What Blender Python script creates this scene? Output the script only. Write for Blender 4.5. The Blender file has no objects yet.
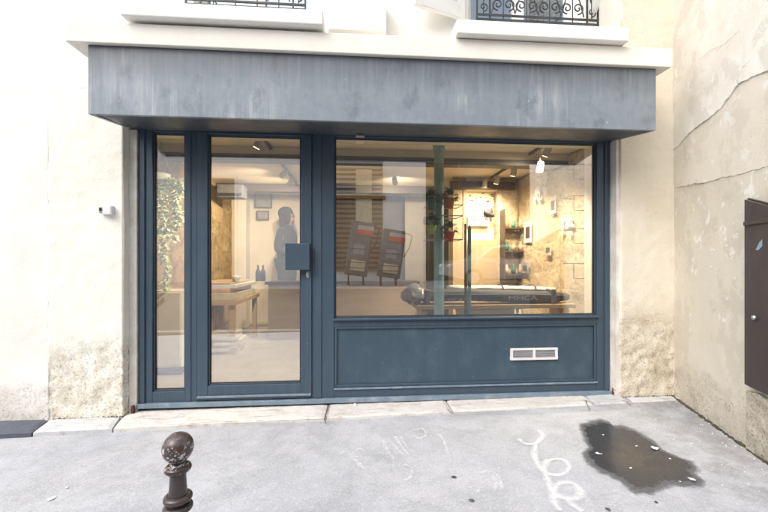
import bpy, bmesh, math, random
from mathutils import Vector, Matrix, noise

random.seed(7)
scene = bpy.context.scene
COL = scene.collection
R = math.radians

# ------------------------------------------------------------------ camera geometry (metres)
TH = R(4.56)          # the camera is turned this much to the right of the facade's normal
DIST, CAMZ, F = 3.2, 1.124, 384.0
G0, G1 = -0.070, 0.0152


def gz(x):
    """height of the near pavement"""
    return G0 + G1 * max(-6.0, min(4.0, x))


def at(u, v, y):
    """point of the plane at depth y that the photograph shows at (u, v)"""
    t = math.tan(TH + math.atan((u - 384.0) / F))
    dd = DIST + y
    x = t * dd
    depth = x * math.sin(TH) + dd * math.cos(TH)
    return Vector((x, y, CAMZ - (v - 262.0) / F * depth))


def ground(u, v, lift=0.0):
    c, s = math.cos(TH), math.sin(TH)
    a = (u - 384.0) / F
    dx, dy, dz = s + a * c, c - a * s, -(v - 262.0) / F
    t = (CAMZ - G0 - lift) / (G1 * dx - dz)
    return Vector((t * dx, -DIST + t * dy, CAMZ + t * dz))


SW0, SWD = (2.745, -0.1), (-0.319, -0.948)
SWN = (-0.948, 0.319)


def side(s, z, off=0.0):
    return Vector((SW0[0] + SWD[0] * s + SWN[0] * off, SW0[1] + SWD[1] * s + SWN[1] * off, z))


def side_px(u, v):
    t = math.tan(TH + math.atan((u - 384.0) / F))
    s = (2.745 - 3.1 * t) / (0.319 - 0.948 * t)
    dd = 3.1 - 0.948 * s
    depth = t * dd * math.sin(TH) + dd * math.cos(TH)
    return s, CAMZ - (v - 262.0) / F * depth


# ------------------------------------------------------------------ materials
def new_mat(name):
    m = bpy.data.materials.new(name)
    m.use_nodes = True
    nt = m.node_tree
    b = nt.nodes['Principled BSDF']
    return m, nt, b


def N(nt, t, **kw):
    n = nt.nodes.new(t)
    for k, v in kw.items():
        if k in n.inputs:
            n.inputs[k].default_value = v
        else:
            setattr(n, k, v)
    return n


def mixc(nt, fac, a, b, blend='MIX'):
    n = nt.nodes.new('ShaderNodeMix')
    n.data_type = 'RGBA'
    n.blend_type = blend
    for sock, val in ((n.inputs[0], fac), (n.inputs[6], a), (n.inputs[7], b)):
        if hasattr(val, 'is_output'):
            nt.links.new(val, sock)
        elif isinstance(val, (int, float)):
            sock.default_value = val
        else:
            sock.default_value = (*val, 1) if len(val) == 3 else val
    return n.outputs[2]


def ramp(nt, val, stops):
    r = nt.nodes.new('ShaderNodeValToRGB')
    el = r.color_ramp.elements
    while len(el) < len(stops):
        el.new(0.5)
    for e, (p, c) in zip(el, stops):
        e.position = p
        e.color = (c, c, c, 1) if isinstance(c, (int, float)) else (*c, 1)
    nt.links.new(val, r.inputs[0])
    return r.outputs[0]


def coords(nt, scale=(1, 1, 1), kind='Object', rot=(0, 0, 0)):
    tc = nt.nodes.new('ShaderNodeTexCoord')
    mp = nt.nodes.new('ShaderNodeMapping')
    mp.inputs['Scale'].default_value = scale
    mp.inputs['Rotation'].default_value = rot
    nt.links.new(tc.outputs[kind], mp.inputs['Vector'])
    return mp.outputs[0]


def world_z(nt):
    g = nt.nodes.new('ShaderNodeNewGeometry')
    s = nt.nodes.new('ShaderNodeSeparateXYZ')
    nt.links.new(g.outputs['Position'], s.inputs[0])
    return s.outputs


def noise_tex(nt, vec, scale, detail=6, rough=0.6, dist=0.0):
    n = N(nt, 'ShaderNodeTexNoise', Scale=scale, Detail=detail, Roughness=rough, Distortion=dist)
    nt.links.new(vec, n.inputs['Vector'])
    return n.outputs['Fac']


def math_n(nt, op, a, b=0.0, clamp=False):
    n = nt.nodes.new('ShaderNodeMath')
    n.operation = op
    n.use_clamp = clamp
    for i, val in enumerate((a, b)):
        if hasattr(val, 'is_output'):
            nt.links.new(val, n.inputs[i])
        else:
            n.inputs[i].default_value = val
    return n.outputs[0]


def bump(nt, b, h, strength=0.3, dist=0.01):
    n = N(nt, 'ShaderNodeBump', Strength=strength, Distance=dist)
    nt.links.new(h, n.inputs['Height'])
    nt.links.new(n.outputs[0], b.inputs['Normal'])


def basic(name, c1, c2=None, scale=8, rough=0.6, bstr=0.15, bscale=40, metal=0.0, detail=6, vec=(1, 1, 1), coat=0.0, spec=None):
    m, nt, b = new_mat(name)
    v = coords(nt, vec)
    c2 = c2 or tuple(min(1, x * 0.75) for x in c1)
    f = ramp(nt, noise_tex(nt, v, scale, detail), [(0.32, 0.0), (0.68, 1.0)])
    nt.links.new(mixc(nt, f, c1, c2), b.inputs['Base Color'])
    b.inputs['Roughness'].default_value = rough
    b.inputs['Metallic'].default_value = metal
    b.inputs['Coat Weight'].default_value = coat
    if spec is not None:
        b.inputs['Specular IOR Level'].default_value = spec
    if bstr:
        bump(nt, b, noise_tex(nt, v, bscale, 5), bstr, 0.004)
    return m


def plaster(name, base, stain, grime, grime_z=0.35, bstr=0.35, stain_amt=0.5, pit=0.25):
    """lime plaster over stone: soft stains, pits, darker rough foot"""
    m, nt, b = new_mat(name)
    v = coords(nt)
    n1 = noise_tex(nt, v, 2.2, 8, 0.65)
    n2 = noise_tex(nt, v, 26, 6, 0.7)
    vs = coords(nt, (7, 7, 0.7))
    n3 = noise_tex(nt, vs, 1.5, 5, 0.6)
    c = mixc(nt, ramp(nt, n1, [(0.42, 0.0), (0.75, stain_amt)]), base, stain)
    c = mixc(nt, ramp(nt, n3, [(0.5, 0.0), (0.85, stain_amt * 0.6)]), c, stain)
    pits = ramp(nt, n2, [(0.60, 0.0), (0.72, pit)])
    c = mixc(nt, pits, c, grime)
    xyz = world_z(nt)
    # rough, stained foot of the wall
    zz = math_n(nt, 'ADD', xyz[2], math_n(nt, 'MULTIPLY', math_n(nt, 'SUBTRACT', n1, 0.5), 0.5))
    foot = ramp(nt, zz, [(0.0, 1.0), (min(0.99, grime_z * 0.8), 0.85), (min(0.995, grime_z + 0.04), 0.0)])
    n4 = noise_tex(nt, v, 13, 10, 0.82)
    n5 = noise_tex(nt, v, 62, 6, 0.8)
    n6 = noise_tex(nt, v, 4.5, 6, 0.7)
    footc = mixc(nt, ramp(nt, n4, [(0.44, 0.0), (0.56, 0.7)]), base, stain)
    footc = mixc(nt, ramp(nt, n6, [(0.48, 0.0), (0.64, 0.6)]), footc, grime)
    footc = mixc(nt, ramp(nt, n5, [(0.53, 0.0), (0.60, 0.85)]), footc, tuple(x * 0.6 for x in grime))
    footc = mixc(nt, ramp(nt, n4, [(0.60, 0.0), (0.66, 0.8)]), footc, tuple(x * 0.5 for x in grime))
    c = mixc(nt, math_n(nt, 'MULTIPLY', foot, ramp(nt, n4, [(0.34, 0.35), (0.5, 1.0)])), c, footc)
    nt.links.new(c, b.inputs['Base Color'])
    b.inputs['Roughness'].default_value = 0.9
    b.inputs['Specular IOR Level'].default_value = 0.25
    h = math_n(nt, 'ADD', math_n(nt, 'MULTIPLY', n2, 0.6), noise_tex(nt, v, 90, 4))
    h = math_n(nt, 'SUBTRACT', h, math_n(nt, 'MULTIPLY', math_n(nt, 'ADD', n5, n4), math_n(nt, 'MULTIPLY', foot, 1.6)))
    bump(nt, b, h, bstr, 0.008)
    return m


def glass_mat(name, refl=0.13, tint=(0.97, 0.98, 0.97), rough=0.0):
    m = bpy.data.materials.new(name)
    m.use_nodes = True
    nt = m.node_tree
    nt.nodes.clear()
    out = nt.nodes.new('ShaderNodeOutputMaterial')
    tr = nt.nodes.new('ShaderNodeBsdfTransparent')
    tr.inputs[0].default_value = (*tint, 1)
    gl = nt.nodes.new('ShaderNodeBsdfGlossy')
    gl.inputs['Color'].default_value = (1, 1, 1, 1)
    gl.inputs['Roughness'].default_value = rough
    lw = N(nt, 'ShaderNodeLayerWeight', Blend=0.35)
    f = math_n(nt, 'ADD', math_n(nt, 'MULTIPLY', math_n(nt, 'POWER', lw.outputs['Facing'], 3.0), 0.6), refl, True)
    mx = nt.nodes.new('ShaderNodeMixShader')
    nt.links.new(f, mx.inputs[0])
    nt.links.new(tr.outputs[0], mx.inputs[1])
    nt.links.new(gl.outputs[0], mx.inputs[2])
    # dust on the pane: a little diffuse
    df = N(nt, 'ShaderNodeBsdfDiffuse', Color=(0.7, 0.7, 0.68, 1))
    v = coords(nt, (1, 1, 1), 'Object')
    d = ramp(nt, noise_tex(nt, v, 3.0, 8, 0.7), [(0.45, 0.008), (0.75, 0.03)])
    mx2 = nt.nodes.new('ShaderNodeMixShader')
    nt.links.new(d, mx2.inputs[0])
    nt.links.new(mx.outputs[0], mx2.inputs[1])
    nt.links.new(df.outputs[0], mx2.inputs[2])
    nt.links.new(mx2.outputs[0], out.inputs[0])
    return m


def stone_wall(name, c1, c2, mortar, sx=0.42, sz=0.24, bstr=0.8, axis='x'):
    """roughly coursed rubble stone"""
    m, nt, b = new_mat(name)
    rot = (R(90), 0, 0) if axis == 'x' else (R(90), 0, R(90))
    v0 = coords(nt, (1, 1, 1))
    sep = nt.nodes.new('ShaderNodeSeparateXYZ')
    nt.links.new(v0, sep.inputs[0])
    cmb = nt.nodes.new('ShaderNodeCombineXYZ')
    nt.links.new(sep.outputs[0 if axis == 'x' else 1], cmb.inputs[0])
    nt.links.new(sep.outputs[2], cmb.inputs[1])
    nz = N(nt, 'ShaderNodeTexNoise', Scale=4.0, Detail=6)
    nt.links.new(cmb.outputs[0], nz.inputs['Vector'])
    vm = nt.nodes.new('ShaderNodeVectorMath')
    vm.operation = 'MULTIPLY_ADD'
    nt.links.new(nz.outputs['Color'], vm.inputs[0])
    vm.inputs[1].default_value = (0.13, 0.10, 0)
    nt.links.new(cmb.outputs[0], vm.inputs[2])
    mp = nt.nodes.new('ShaderNodeMapping')
    mp.inputs['Scale'].default_value = (1.0 / sx, 1.0 / sz, 1)
    nt.links.new(vm.outputs[0], mp.inputs['Vector'])
    ve = N(nt, 'ShaderNodeTexVoronoi', Scale=1.0, Randomness=0.75)
    ve.feature = 'DISTANCE_TO_EDGE'
    vc = N(nt, 'ShaderNodeTexVoronoi', Scale=1.0, Randomness=0.75)
    for q in (ve, vc):
        nt.links.new(mp.outputs[0], q.inputs['Vector'])
    sc_ = nt.nodes.new('ShaderNodeSeparateColor')
    nt.links.new(vc.outputs['Color'], sc_.inputs[0])
    joint = ramp(nt, ve.outputs['Distance'], [(0.0, 0.6), (0.12, 0.0)])
    n2 = noise_tex(nt, v0, 8, 9, 0.78)
    n3 = noise_tex(nt, v0, 26, 7, 0.8)
    c = mixc(nt, sc_.outputs[0], c1, c2)
    c = mixc(nt, ramp(nt, sc_.outputs[1], [(0.6, 0.0), (1.0, 0.5)]), c, tuple(x * 0.55 for x in c2))
    c = mixc(nt, ramp(nt, n2, [(0.40, 0.0), (0.66, 0.75)]), c, tuple(x * 0.50 for x in c2))
    c = mixc(nt, math_n(nt, 'MULTIPLY', joint, ramp(nt, n2, [(0.35, 0.2), (0.6, 0.9)])), c, mortar)
    c = mixc(nt, ramp(nt, n3, [(0.52, 0.0), (0.62, 0.75)]), c, tuple(x * 0.25 for x in c2))
    nt.links.new(c, b.inputs['Base Color'])
    b.inputs['Roughness'].default_value = 0.92
    h = math_n(nt, 'SUBTRACT', math_n(nt, 'ADD', n2, math_n(nt, 'MULTIPLY', n3, 0.6)), math_n(nt, 'MULTIPLY', joint, 0.35))
    bump(nt, b, h, bstr, 0.025)
    return m


def wood(name, c1, c2, scale=(2, 14, 14), rough=0.5):
    m, nt, b = new_mat(name)
    v = coords(nt, scale)
    f = ramp(nt, noise_tex(nt, v, 2.0, 8, 0.65, 0.6), [(0.3, 0.0), (0.7, 1.0)])
    nt.links.new(mixc(nt, f, c1, c2), b.inputs['Base Color'])
    b.inputs['Roughness'].default_value = rough
    bump(nt, b, f, 0.1, 0.003)
    return m


def painted_metal(name, c, streak=None, amt=0.5, rough=0.4, vec=(9, 9, 0.5), specks=0.0, spec=0.5):
    m, nt, b = new_mat(name)
    v = coords(nt, vec)
    n1 = noise_tex(nt, v, 2.2, 7, 0.65)
    v2 = coords(nt)
    n2 = noise_tex(nt, v2, 5, 6, 0.6)
    streak = streak or tuple(x * 1.5 for x in c)
    f = math_n(nt, 'MULTIPLY', ramp(nt, n1, [(0.45, 0.0), (0.72, amt)]), ramp(nt, n2, [(0.35, 0.25), (0.65, 1.0)]))
    col = mixc(nt, f, c, streak)
    if specks:
        n3 = noise_tex(nt, v2, 70, 3, 0.6)
        col = mixc(nt, ramp(nt, n3, [(0.7, 0.0), (0.74, specks)]), col, (0.5, 0.52, 0.54))
    nt.links.new(col, b.inputs['Base Color'])
    nt.links.new(ramp(nt, n2, [(0.3, rough * 0.8), (0.7, min(1, rough * 1.3))]), b.inputs['Roughness'])
    b.inputs['Specular IOR Level'].default_value = spec
    bump(nt, b, noise_tex(nt, v2, 60, 3), 0.05, 0.002)
    return m


def emit_mat(name, col, strength):
    m, nt, b = new_mat(name)
    b.inputs['Base Color'].default_value = (*col, 1)
    b.inputs['Emission Color'].default_value = (*col, 1)
    b.inputs['Emission Strength'].default_value = strength
    return m


M = {}
M['white_plaster'] = plaster('white_plaster', (0.86, 0.84, 0.79), (0.72, 0.68, 0.59), (0.62, 0.57, 0.49), 0.16, 0.35, 0.6, 0.14)  # left wall toned whiter to stand in for its overexposed light
M['pillar_stone'] = plaster('pillar_stone', (0.87, 0.84, 0.76), (0.76, 0.69, 0.56), (0.54, 0.46, 0.35), 0.50, 0.45, 0.5, 0.3)
M['pillar_stone_dark'] = plaster('pillar_stone_dark', (0.80, 0.745, 0.63), (0.68, 0.595, 0.45), (0.44, 0.35, 0.235), 0.74, 0.5, 0.55, 0.4)
M['upper_plaster'] = plaster('upper_plaster', (0.86, 0.85, 0.80), (0.80, 0.77, 0.68), (0.60, 0.55, 0.46), 0.0, 0.2, 0.4, 0.08)
M['cornice_stone'] = plaster('cornice_stone', (0.85, 0.82, 0.745), (0.78, 0.72, 0.61), (0.5, 0.43, 0.33), 0.0, 0.15, 0.5, 0.08)
M['beige_plaster'] = plaster('beige_plaster', (0.68, 0.635, 0.545), (0.59, 0.535, 0.43), (0.32, 0.27, 0.20), 0.25, 0.3, 0.6, 0.12)
def peeling(m, z0, z1, pale, dark):
    # patches where older whitewash and grey render show through
    nt = m.node_tree
    b = nt.nodes['Principled BSDF']
    lk = b.inputs['Base Color'].links[0]
    c = lk.from_socket
    v = coords(nt)
    z = world_z(nt)[2]
    band = ramp(nt, math_n(nt, 'DIVIDE', math_n(nt, 'SUBTRACT', z, z0), z1 - z0), [(0.0, 0.0), (0.35, 0.6), (0.8, 1.0), (1.0, 0.3)])
    a = noise_tex(nt, v, 6.5, 12, 0.72, 0.4)
    a2 = noise_tex(nt, v, 3.1, 10, 0.7, 0.3)
    thr = math_n(nt, 'ADD', a, math_n(nt, 'MULTIPLY', band, 0.055))
    c = mixc(nt, math_n(nt, 'MULTIPLY', ramp(nt, a2, [(0.52, 0.0), (0.56, 0.55)]), 1.0), c, dark)
    c = mixc(nt, ramp(nt, thr, [(0.625, 0.0), (0.64, 0.75)]), c, pale)
    nt.links.new(c, b.inputs['Base Color'])


peeling(M['beige_plaster'], 0.7, 1.8, (0.82, 0.80, 0.77), (0.56, 0.51, 0.43))
M['pale_render'] = plaster('pale_render', (0.74, 0.69, 0.605), (0.67, 0.61, 0.51), (0.38, 0.33, 0.25), 0.0, 0.35, 0.6, 0.15)
peeling(M['pale_render'], 1.5, 2.6, (0.80, 0.78, 0.74), (0.62, 0.57, 0.49))
M['side_upper'] = plaster('side_upper', (0.84, 0.81, 0.75), (0.66, 0.60, 0.52), (0.42, 0.37, 0.31), 0.0, 0.4, 0.75, 0.22)
peeling(M['side_upper'], 2.0, 3.4, (0.86, 0.85, 0.82), (0.64, 0.60, 0.54))
M['rubble'] = plaster('rubble', (0.66, 0.61, 0.52), (0.52, 0.46, 0.37), (0.26, 0.22, 0.17), 0.5, 0.9, 0.7, 0.5)
M['crack'] = basic('crack', (0.17, 0.145, 0.115), rough=0.95)
M['blue_frame'] = painted_metal('blue_frame', (0.048, 0.077, 0.109), (0.080, 0.114, 0.150), 0.6, 0.36, (9, 9, 0.5), 0.35)
M['blue_riser'] = painted_metal('blue_riser', (0.044, 0.076, 0.107), (0.086, 0.128, 0.162), 0.8, 0.38, (3, 3, 1.5), 0.6)


def fascia_mat():
    m, nt, b = new_mat('fascia')
    v = coords(nt)
    st1 = noise_tex(nt, coords(nt, (5, 5, 0.25)), 2.0, 8, 0.7)
    st2 = noise_tex(nt, coords(nt, (26, 26, 0.7)), 1.6, 5, 0.6)
    patch = noise_tex(nt, coords(nt, (1, 1, 0.5)), 1.25, 5, 0.7)
    mott = noise_tex(nt, v, 16, 7, 0.7)
    c = mixc(nt, ramp(nt, mott, [(0.3, 0.0), (0.7, 1.0)]), (0.195, 0.232, 0.270), (0.245, 0.28, 0.315))
    f = math_n(nt, 'MULTIPLY', ramp(nt, st1, [(0.44, 0.0), (0.66, 0.85)]), ramp(nt, patch, [(0.44, 0.08), (0.58, 1.0)]))
    c = mixc(nt, f, c, (0.43, 0.455, 0.475))
    f2 = math_n(nt, 'MULTIPLY', ramp(nt, st2, [(0.52, 0.0), (0.72, 0.75)]), ramp(nt, patch, [(0.44, 0.0), (0.58, 1.0)]))
    c = mixc(nt, f2, c, (0.55, 0.565, 0.575))
    bl = math_n(nt, 'MULTIPLY', ramp(nt, noise_tex(nt, coords(nt, (3, 3, 1.6)), 2.4, 7, 0.65), [(0.56, 0.0), (0.70, 0.6)]), 1.0)
    c = mixc(nt, bl, c, (0.115, 0.135, 0.160))
    sp = ramp(nt, noise_tex(nt, v, 48, 3, 0.6), [(0.71, 0.0), (0.74, 0.7)])
    c = mixc(nt, sp, c, (0.60, 0.61, 0.62))
    # painted shade under the cornice mixed with grime, denser towards the top
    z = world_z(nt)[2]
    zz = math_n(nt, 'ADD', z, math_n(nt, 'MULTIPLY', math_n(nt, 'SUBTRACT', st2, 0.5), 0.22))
    shade_grime = math_n(nt, 'MULTIPLY', ramp(nt, math_n(nt, 'SUBTRACT', zz, 1.9), [(0.42, 0.0), (0.66, 0.95)]), ramp(nt, patch, [(0.3, 0.6), (0.6, 1.0)]))
    c = mixc(nt, shade_grime, c, (0.075, 0.082, 0.095))
    nt.links.new(c, b.inputs['Base Color'])
    nt.links.new(ramp(nt, mott, [(0.3, 0.42), (0.7, 0.62)]), b.inputs['Roughness'])
    bump(nt, b, mott, 0.08, 0.002)
    return m


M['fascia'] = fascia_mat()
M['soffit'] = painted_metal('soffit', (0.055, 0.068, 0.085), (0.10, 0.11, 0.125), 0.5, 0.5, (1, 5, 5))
M['threshold_metal'] = painted_metal('threshold_metal', (0.16, 0.22, 0.28), (0.38, 0.43, 0.47), 0.8, 0.45, (4, 4, 4))
M['white_trim'] = basic('white_trim', (0.80, 0.78, 0.73), (0.60, 0.55, 0.47), 7, 0.7, 0.3)
M['white_paint'] = basic('white_paint', (0.82, 0.82, 0.80), (0.74, 0.73, 0.70), 5, 0.5, 0.08)
M['white_plastic'] = basic('white_plastic', (0.80, 0.80, 0.80), (0.70, 0.70, 0.69), 9, 0.4, 0.05)
M['grille_grey'] = basic('grille_grey', (0.42, 0.42, 0.45), (0.32, 0.32, 0.34), 9, 0.6)
M['rubber'] = basic('rubber', (0.012, 0.012, 0.014), rough=0.7)
M['steel'] = basic('steel', (0.6, 0.6, 0.58), (0.45, 0.45, 0.44), 20, 0.3, 0.1, 60, 0.9)
M['wrought_iron'] = basic('wrought_iron', (0.025, 0.028, 0.035), (0.05, 0.055, 0.065), 18, 0.45, 0.3)
M['glass'] = glass_mat('glass', 0.28)
M['upper_glass'] = glass_mat('upper_glass', 0.22, (0.55, 0.66, 0.72))
M['cabinet_paint'] = painted_metal('cabinet_paint', (0.052, 0.040, 0.042), (0.085, 0.072, 0.072), 0.5, 0.5, (5, 5, 1))
M['sticker_blue'] = basic('sticker_blue', (0.28, 0.40, 0.50), rough=0.5)
M['wet_moss'] = basic('wet_moss', (0.04, 0.035, 0.02), (0.08, 0.07, 0.04), 20, 0.9)
M['rust'] = basic('rust', (0.14, 0.055, 0.025), (0.05, 0.03, 0.02), 40, 0.9, 0.5)
M['slab_light'] = None
M['paper'] = basic('paper', (0.85, 0.85, 0.84), (0.7, 0.7, 0.68), 30, 0.8)
M['gum'] = basic('gum', (0.05, 0.05, 0.055), (0.10, 0.10, 0.11), 30, 0.8)
M['curtain'] = basic('curtain', (0.5, 0.58, 0.64), (0.34, 0.42, 0.48), 6, 0.9)


def slab_mat(name, c1, c2, c3):
    m, nt, b = new_mat(name)
    v = coords(nt)
    n1 = noise_tex(nt, v, 4, 8, 0.7)
    n2 = noise_tex(nt, v, 34, 6, 0.75)
    n3 = noise_tex(nt, coords(nt, (1.5, 9, 1.5)), 3, 6, 0.7)
    c = mixc(nt, ramp(nt, n1, [(0.38, 0.0), (0.68, 1.0)]), c1, c2)
    c = mixc(nt, ramp(nt, n2, [(0.55, 0.0), (0.7, 0.5)]), c, c3)
    c = mixc(nt, ramp(nt, n3, [(0.54, 0.0), (0.68, 0.75)]), c, c3)
    c = mixc(nt, ramp(nt, noise_tex(nt, v, 13, 8, 0.8), [(0.56, 0.0), (0.66, 0.6)]), c, c3)
    nt.links.new(c, b.inputs['Base Color'])
    b.inputs['Roughness'].default_value = 0.85
    bump(nt, b, math_n(nt, 'ADD', n2, math_n(nt, 'MULTIPLY', n1, 2.0)), 0.35, 0.008)
    return m


M['slab_light'] = slab_mat('slab_light', (0.70, 0.67, 0.635), (0.58, 0.55, 0.51), (0.33, 0.28, 0.225))
M['slab_grey'] = slab_mat('slab_grey', (0.58, 0.58, 0.59), (0.48, 0.485, 0.50), (0.30, 0.275, 0.25))
M['slab_dark'] = slab_mat('slab_dark', (0.085, 0.095, 0.125), (0.13, 0.14, 0.175), (0.04, 0.045, 0.06))


def pavement_mat():
    m, nt, b = new_mat('pavement_asphalt')
    v = coords(nt)
    big = noise_tex(nt, v, 0.9, 6, 0.6)
    mid = noise_tex(nt, v, 5.0, 8, 0.7)
    fine = noise_tex(nt, v, 140, 3, 0.7)
    c = mixc(nt, ramp(nt, big, [(0.35, 0.0), (0.65, 1.0)]), (0.405, 0.418, 0.455), (0.47, 0.48, 0.512))
    c = mixc(nt, ramp(nt, mid, [(0.42, 0.0), (0.64, 0.75)]), c, (0.32, 0.33, 0.355))
    stn = noise_tex(nt, coords(nt, (1.0, 1.7, 1.0)), 2.6, 9, 0.72)
    c = mixc(nt, ramp(nt, stn, [(0.54, 0.0), (0.68, 0.5)]), c, (0.29, 0.297, 0.32))
    c = mixc(nt, ramp(nt, noise_tex(nt, v, 19, 7, 0.8), [(0.57, 0.0), (0.66, 0.5)]), c, (0.24, 0.245, 0.26))
    c = mixc(nt, ramp(nt, fine, [(0.50, 0.0), (0.68, 0.55)]), c, (0.22, 0.225, 0.245))
    vor = N(nt, 'ShaderNodeTexVoronoi', Scale=150.0)
    nt.links.new(v, vor.inputs['Vector'])
    sepc = nt.nodes.new('ShaderNodeSeparateColor')
    nt.links.new(vor.outputs['Color'], sepc.inputs[0])
    c = mixc(nt, ramp(nt, sepc.outputs[0], [(0.80, 0.0), (0.94, 0.35)]), c, (0.62, 0.62, 0.63))
    # hairline cracks
    vor2 = N(nt, 'ShaderNodeTexVoronoi', Scale=1.1)
    vor2.feature = 'DISTANCE_TO_EDGE'
    nzc = N(nt, 'ShaderNodeTexNoise', Scale=2.2, Detail=5)
    nt.links.new(v, nzc.inputs['Vector'])
    vm = nt.nodes.new('ShaderNodeVectorMath')
    vm.operation = 'MULTIPLY_ADD'
    nt.links.new(nzc.outputs['Color'], vm.inputs[0])
    vm.inputs[1].default_value = (0.8, 0.8, 0.0)
    nt.links.new(v, vm.inputs[2])
    nt.links.new(vm.outputs[0], vor2.inputs['Vector'])
    crack = math_n(nt, 'MULTIPLY', ramp(nt, vor2.outputs['Distance'], [(0.0, 1.0), (0.012, 0.0)]), ramp(nt, big, [(0.52, 0.0), (0.66, 0.35)]))
    c = mixc(nt, crack, c, (0.13, 0.13, 0.145))
    # worn white paint flecks, thicker toward the side wall
    xyz = world_z(nt)
    near = ramp(nt, math_n(nt, 'MULTIPLY', xyz[0], 0.33), [(0.25, 0.0), (0.65, 1.0)])
    fl = math_n(nt, 'MULTIPLY', ramp(nt, noise_tex(nt, v, 26, 5, 0.75), [(0.66, 0.0), (0.70, 0.7)]), near)
    c = mixc(nt, fl, c, (0.66, 0.66, 0.67))
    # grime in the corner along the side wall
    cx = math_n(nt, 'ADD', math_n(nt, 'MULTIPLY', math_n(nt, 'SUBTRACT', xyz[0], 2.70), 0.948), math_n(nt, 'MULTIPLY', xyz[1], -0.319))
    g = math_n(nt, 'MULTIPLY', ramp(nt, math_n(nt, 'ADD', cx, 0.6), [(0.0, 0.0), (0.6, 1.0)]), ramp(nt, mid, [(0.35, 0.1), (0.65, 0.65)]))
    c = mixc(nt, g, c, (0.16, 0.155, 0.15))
    nt.links.new(c, b.inputs['Base Color'])
    b.inputs['Roughness'].default_value = 0.85
    h = math_n(nt, 'ADD', math_n(nt, 'MULTIPLY', fine, 0.8), mid)
    bump(nt, b, h, 0.35, 0.006)
    return m


M['pavement'] = pavement_mat()
M['road'] = basic('road', (0.075, 0.075, 0.08), (0.10, 0.10, 0.105), 6, 0.9, 0.4, 120)
M['kerb'] = basic('kerb', (0.34, 0.33, 0.32), (0.24, 0.23, 0.22), 12, 0.85, 0.3)


def puddle_mat():
    m, nt, b = new_mat('puddle_water')
    v = coords(nt)
    n1 = noise_tex(nt, v, 3.5, 6, 0.6)
    fine = noise_tex(nt, v, 150, 3, 0.7)
    ed = noise_tex(nt, v, 16, 8, 0.75)
    uvn = nt.nodes.new('ShaderNodeUVMap')
    sep = nt.nodes.new('ShaderNodeSeparateXYZ')
    nt.links.new(uvn.outputs[0], sep.inputs[0])
    r_ = math_n(nt, 'ADD', sep.outputs[0], math_n(nt, 'MULTIPLY', math_n(nt, 'SUBTRACT', ed, 0.5), 0.34))
    inner = ramp(nt, r_, [(0.25, 1.0), (0.72, 0.0)])
    c = mixc(nt, math_n(nt, 'MULTIPLY', inner, ramp(nt, n1, [(0.40, 0.0), (0.60, 1.0)])), (0.052, 0.053, 0.057), (0.092, 0.079, 0.066))  # brown middle: mud plus a painted reflection of the warm wall
    c = mixc(nt, ramp(nt, fine, [(0.46, 0.0), (0.66, 0.75)]), c, (0.022, 0.022, 0.024))
    c = mixc(nt, ramp(nt, noise_tex(nt, v, 75, 3, 0.6), [(0.64, 0.0), (0.70, 0.5)]), c, (0.17, 0.17, 0.175))
    c = mixc(nt, ramp(nt, r_, [(0.80, 0.0), (0.96, 1.0)]), c, (0.20, 0.205, 0.22))
    nt.links.new(c, b.inputs['Base Color'])
    nt.links.new(ramp(nt, r_, [(0.55, 0.04), (0.80, 0.18), (0.92, 0.6)]), b.inputs['Roughness'])
    nt.links.new(ramp(nt, r_, [(0.87, 1.0), (0.98, 0.0)]), b.inputs['Alpha'])
    b.inputs['IOR'].default_value = 1.36
    bump(nt, b, fine, 0.16, 0.002)
    return m


M['puddle'] = puddle_mat()


def chalk_mat(name, alpha_lo, alpha_hi, col=(0.86, 0.87, 0.88)):
    m, nt, b = new_mat(name)
    v = coords(nt)
    n = noise_tex(nt, v, 38, 6, 0.75)
    b.inputs['Base Color'].default_value = (*col, 1)
    b.inputs['Roughness'].default_value = 0.95
    uvn = nt.nodes.new('ShaderNodeUVMap')
    sep = nt.nodes.new('ShaderNodeSeparateXYZ')
    nt.links.new(uvn.outputs[0], sep.inputs[0])
    # soft sprayed edge across the stroke (v runs 0..1 across it)
    e = math_n(nt, 'SUBTRACT', 1.0, math_n(nt, 'ABSOLUTE', math_n(nt, 'SUBTRACT', math_n(nt, 'MULTIPLY', sep.outputs[1], 2.0), 1.0)))
    e = ramp(nt, e, [(0.0, 0.0), (0.95, 1.0)])
    fn = noise_tex(nt, v, 170, 3, 0.7)
    a = math_n(nt, 'MULTIPLY', math_n(nt, 'MULTIPLY', e, ramp(nt, n, [(0.40, alpha_lo), (0.62, alpha_hi)])), ramp(nt, fn, [(0.42, 1.0), (0.66, 0.45)]))
    nt.links.new(a, b.inputs['Alpha'])
    return m


M['spray'] = chalk_mat('spray', 0.45, 1.0)
M['chalk'] = chalk_mat('chalk', 0.08, 0.65)


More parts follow.
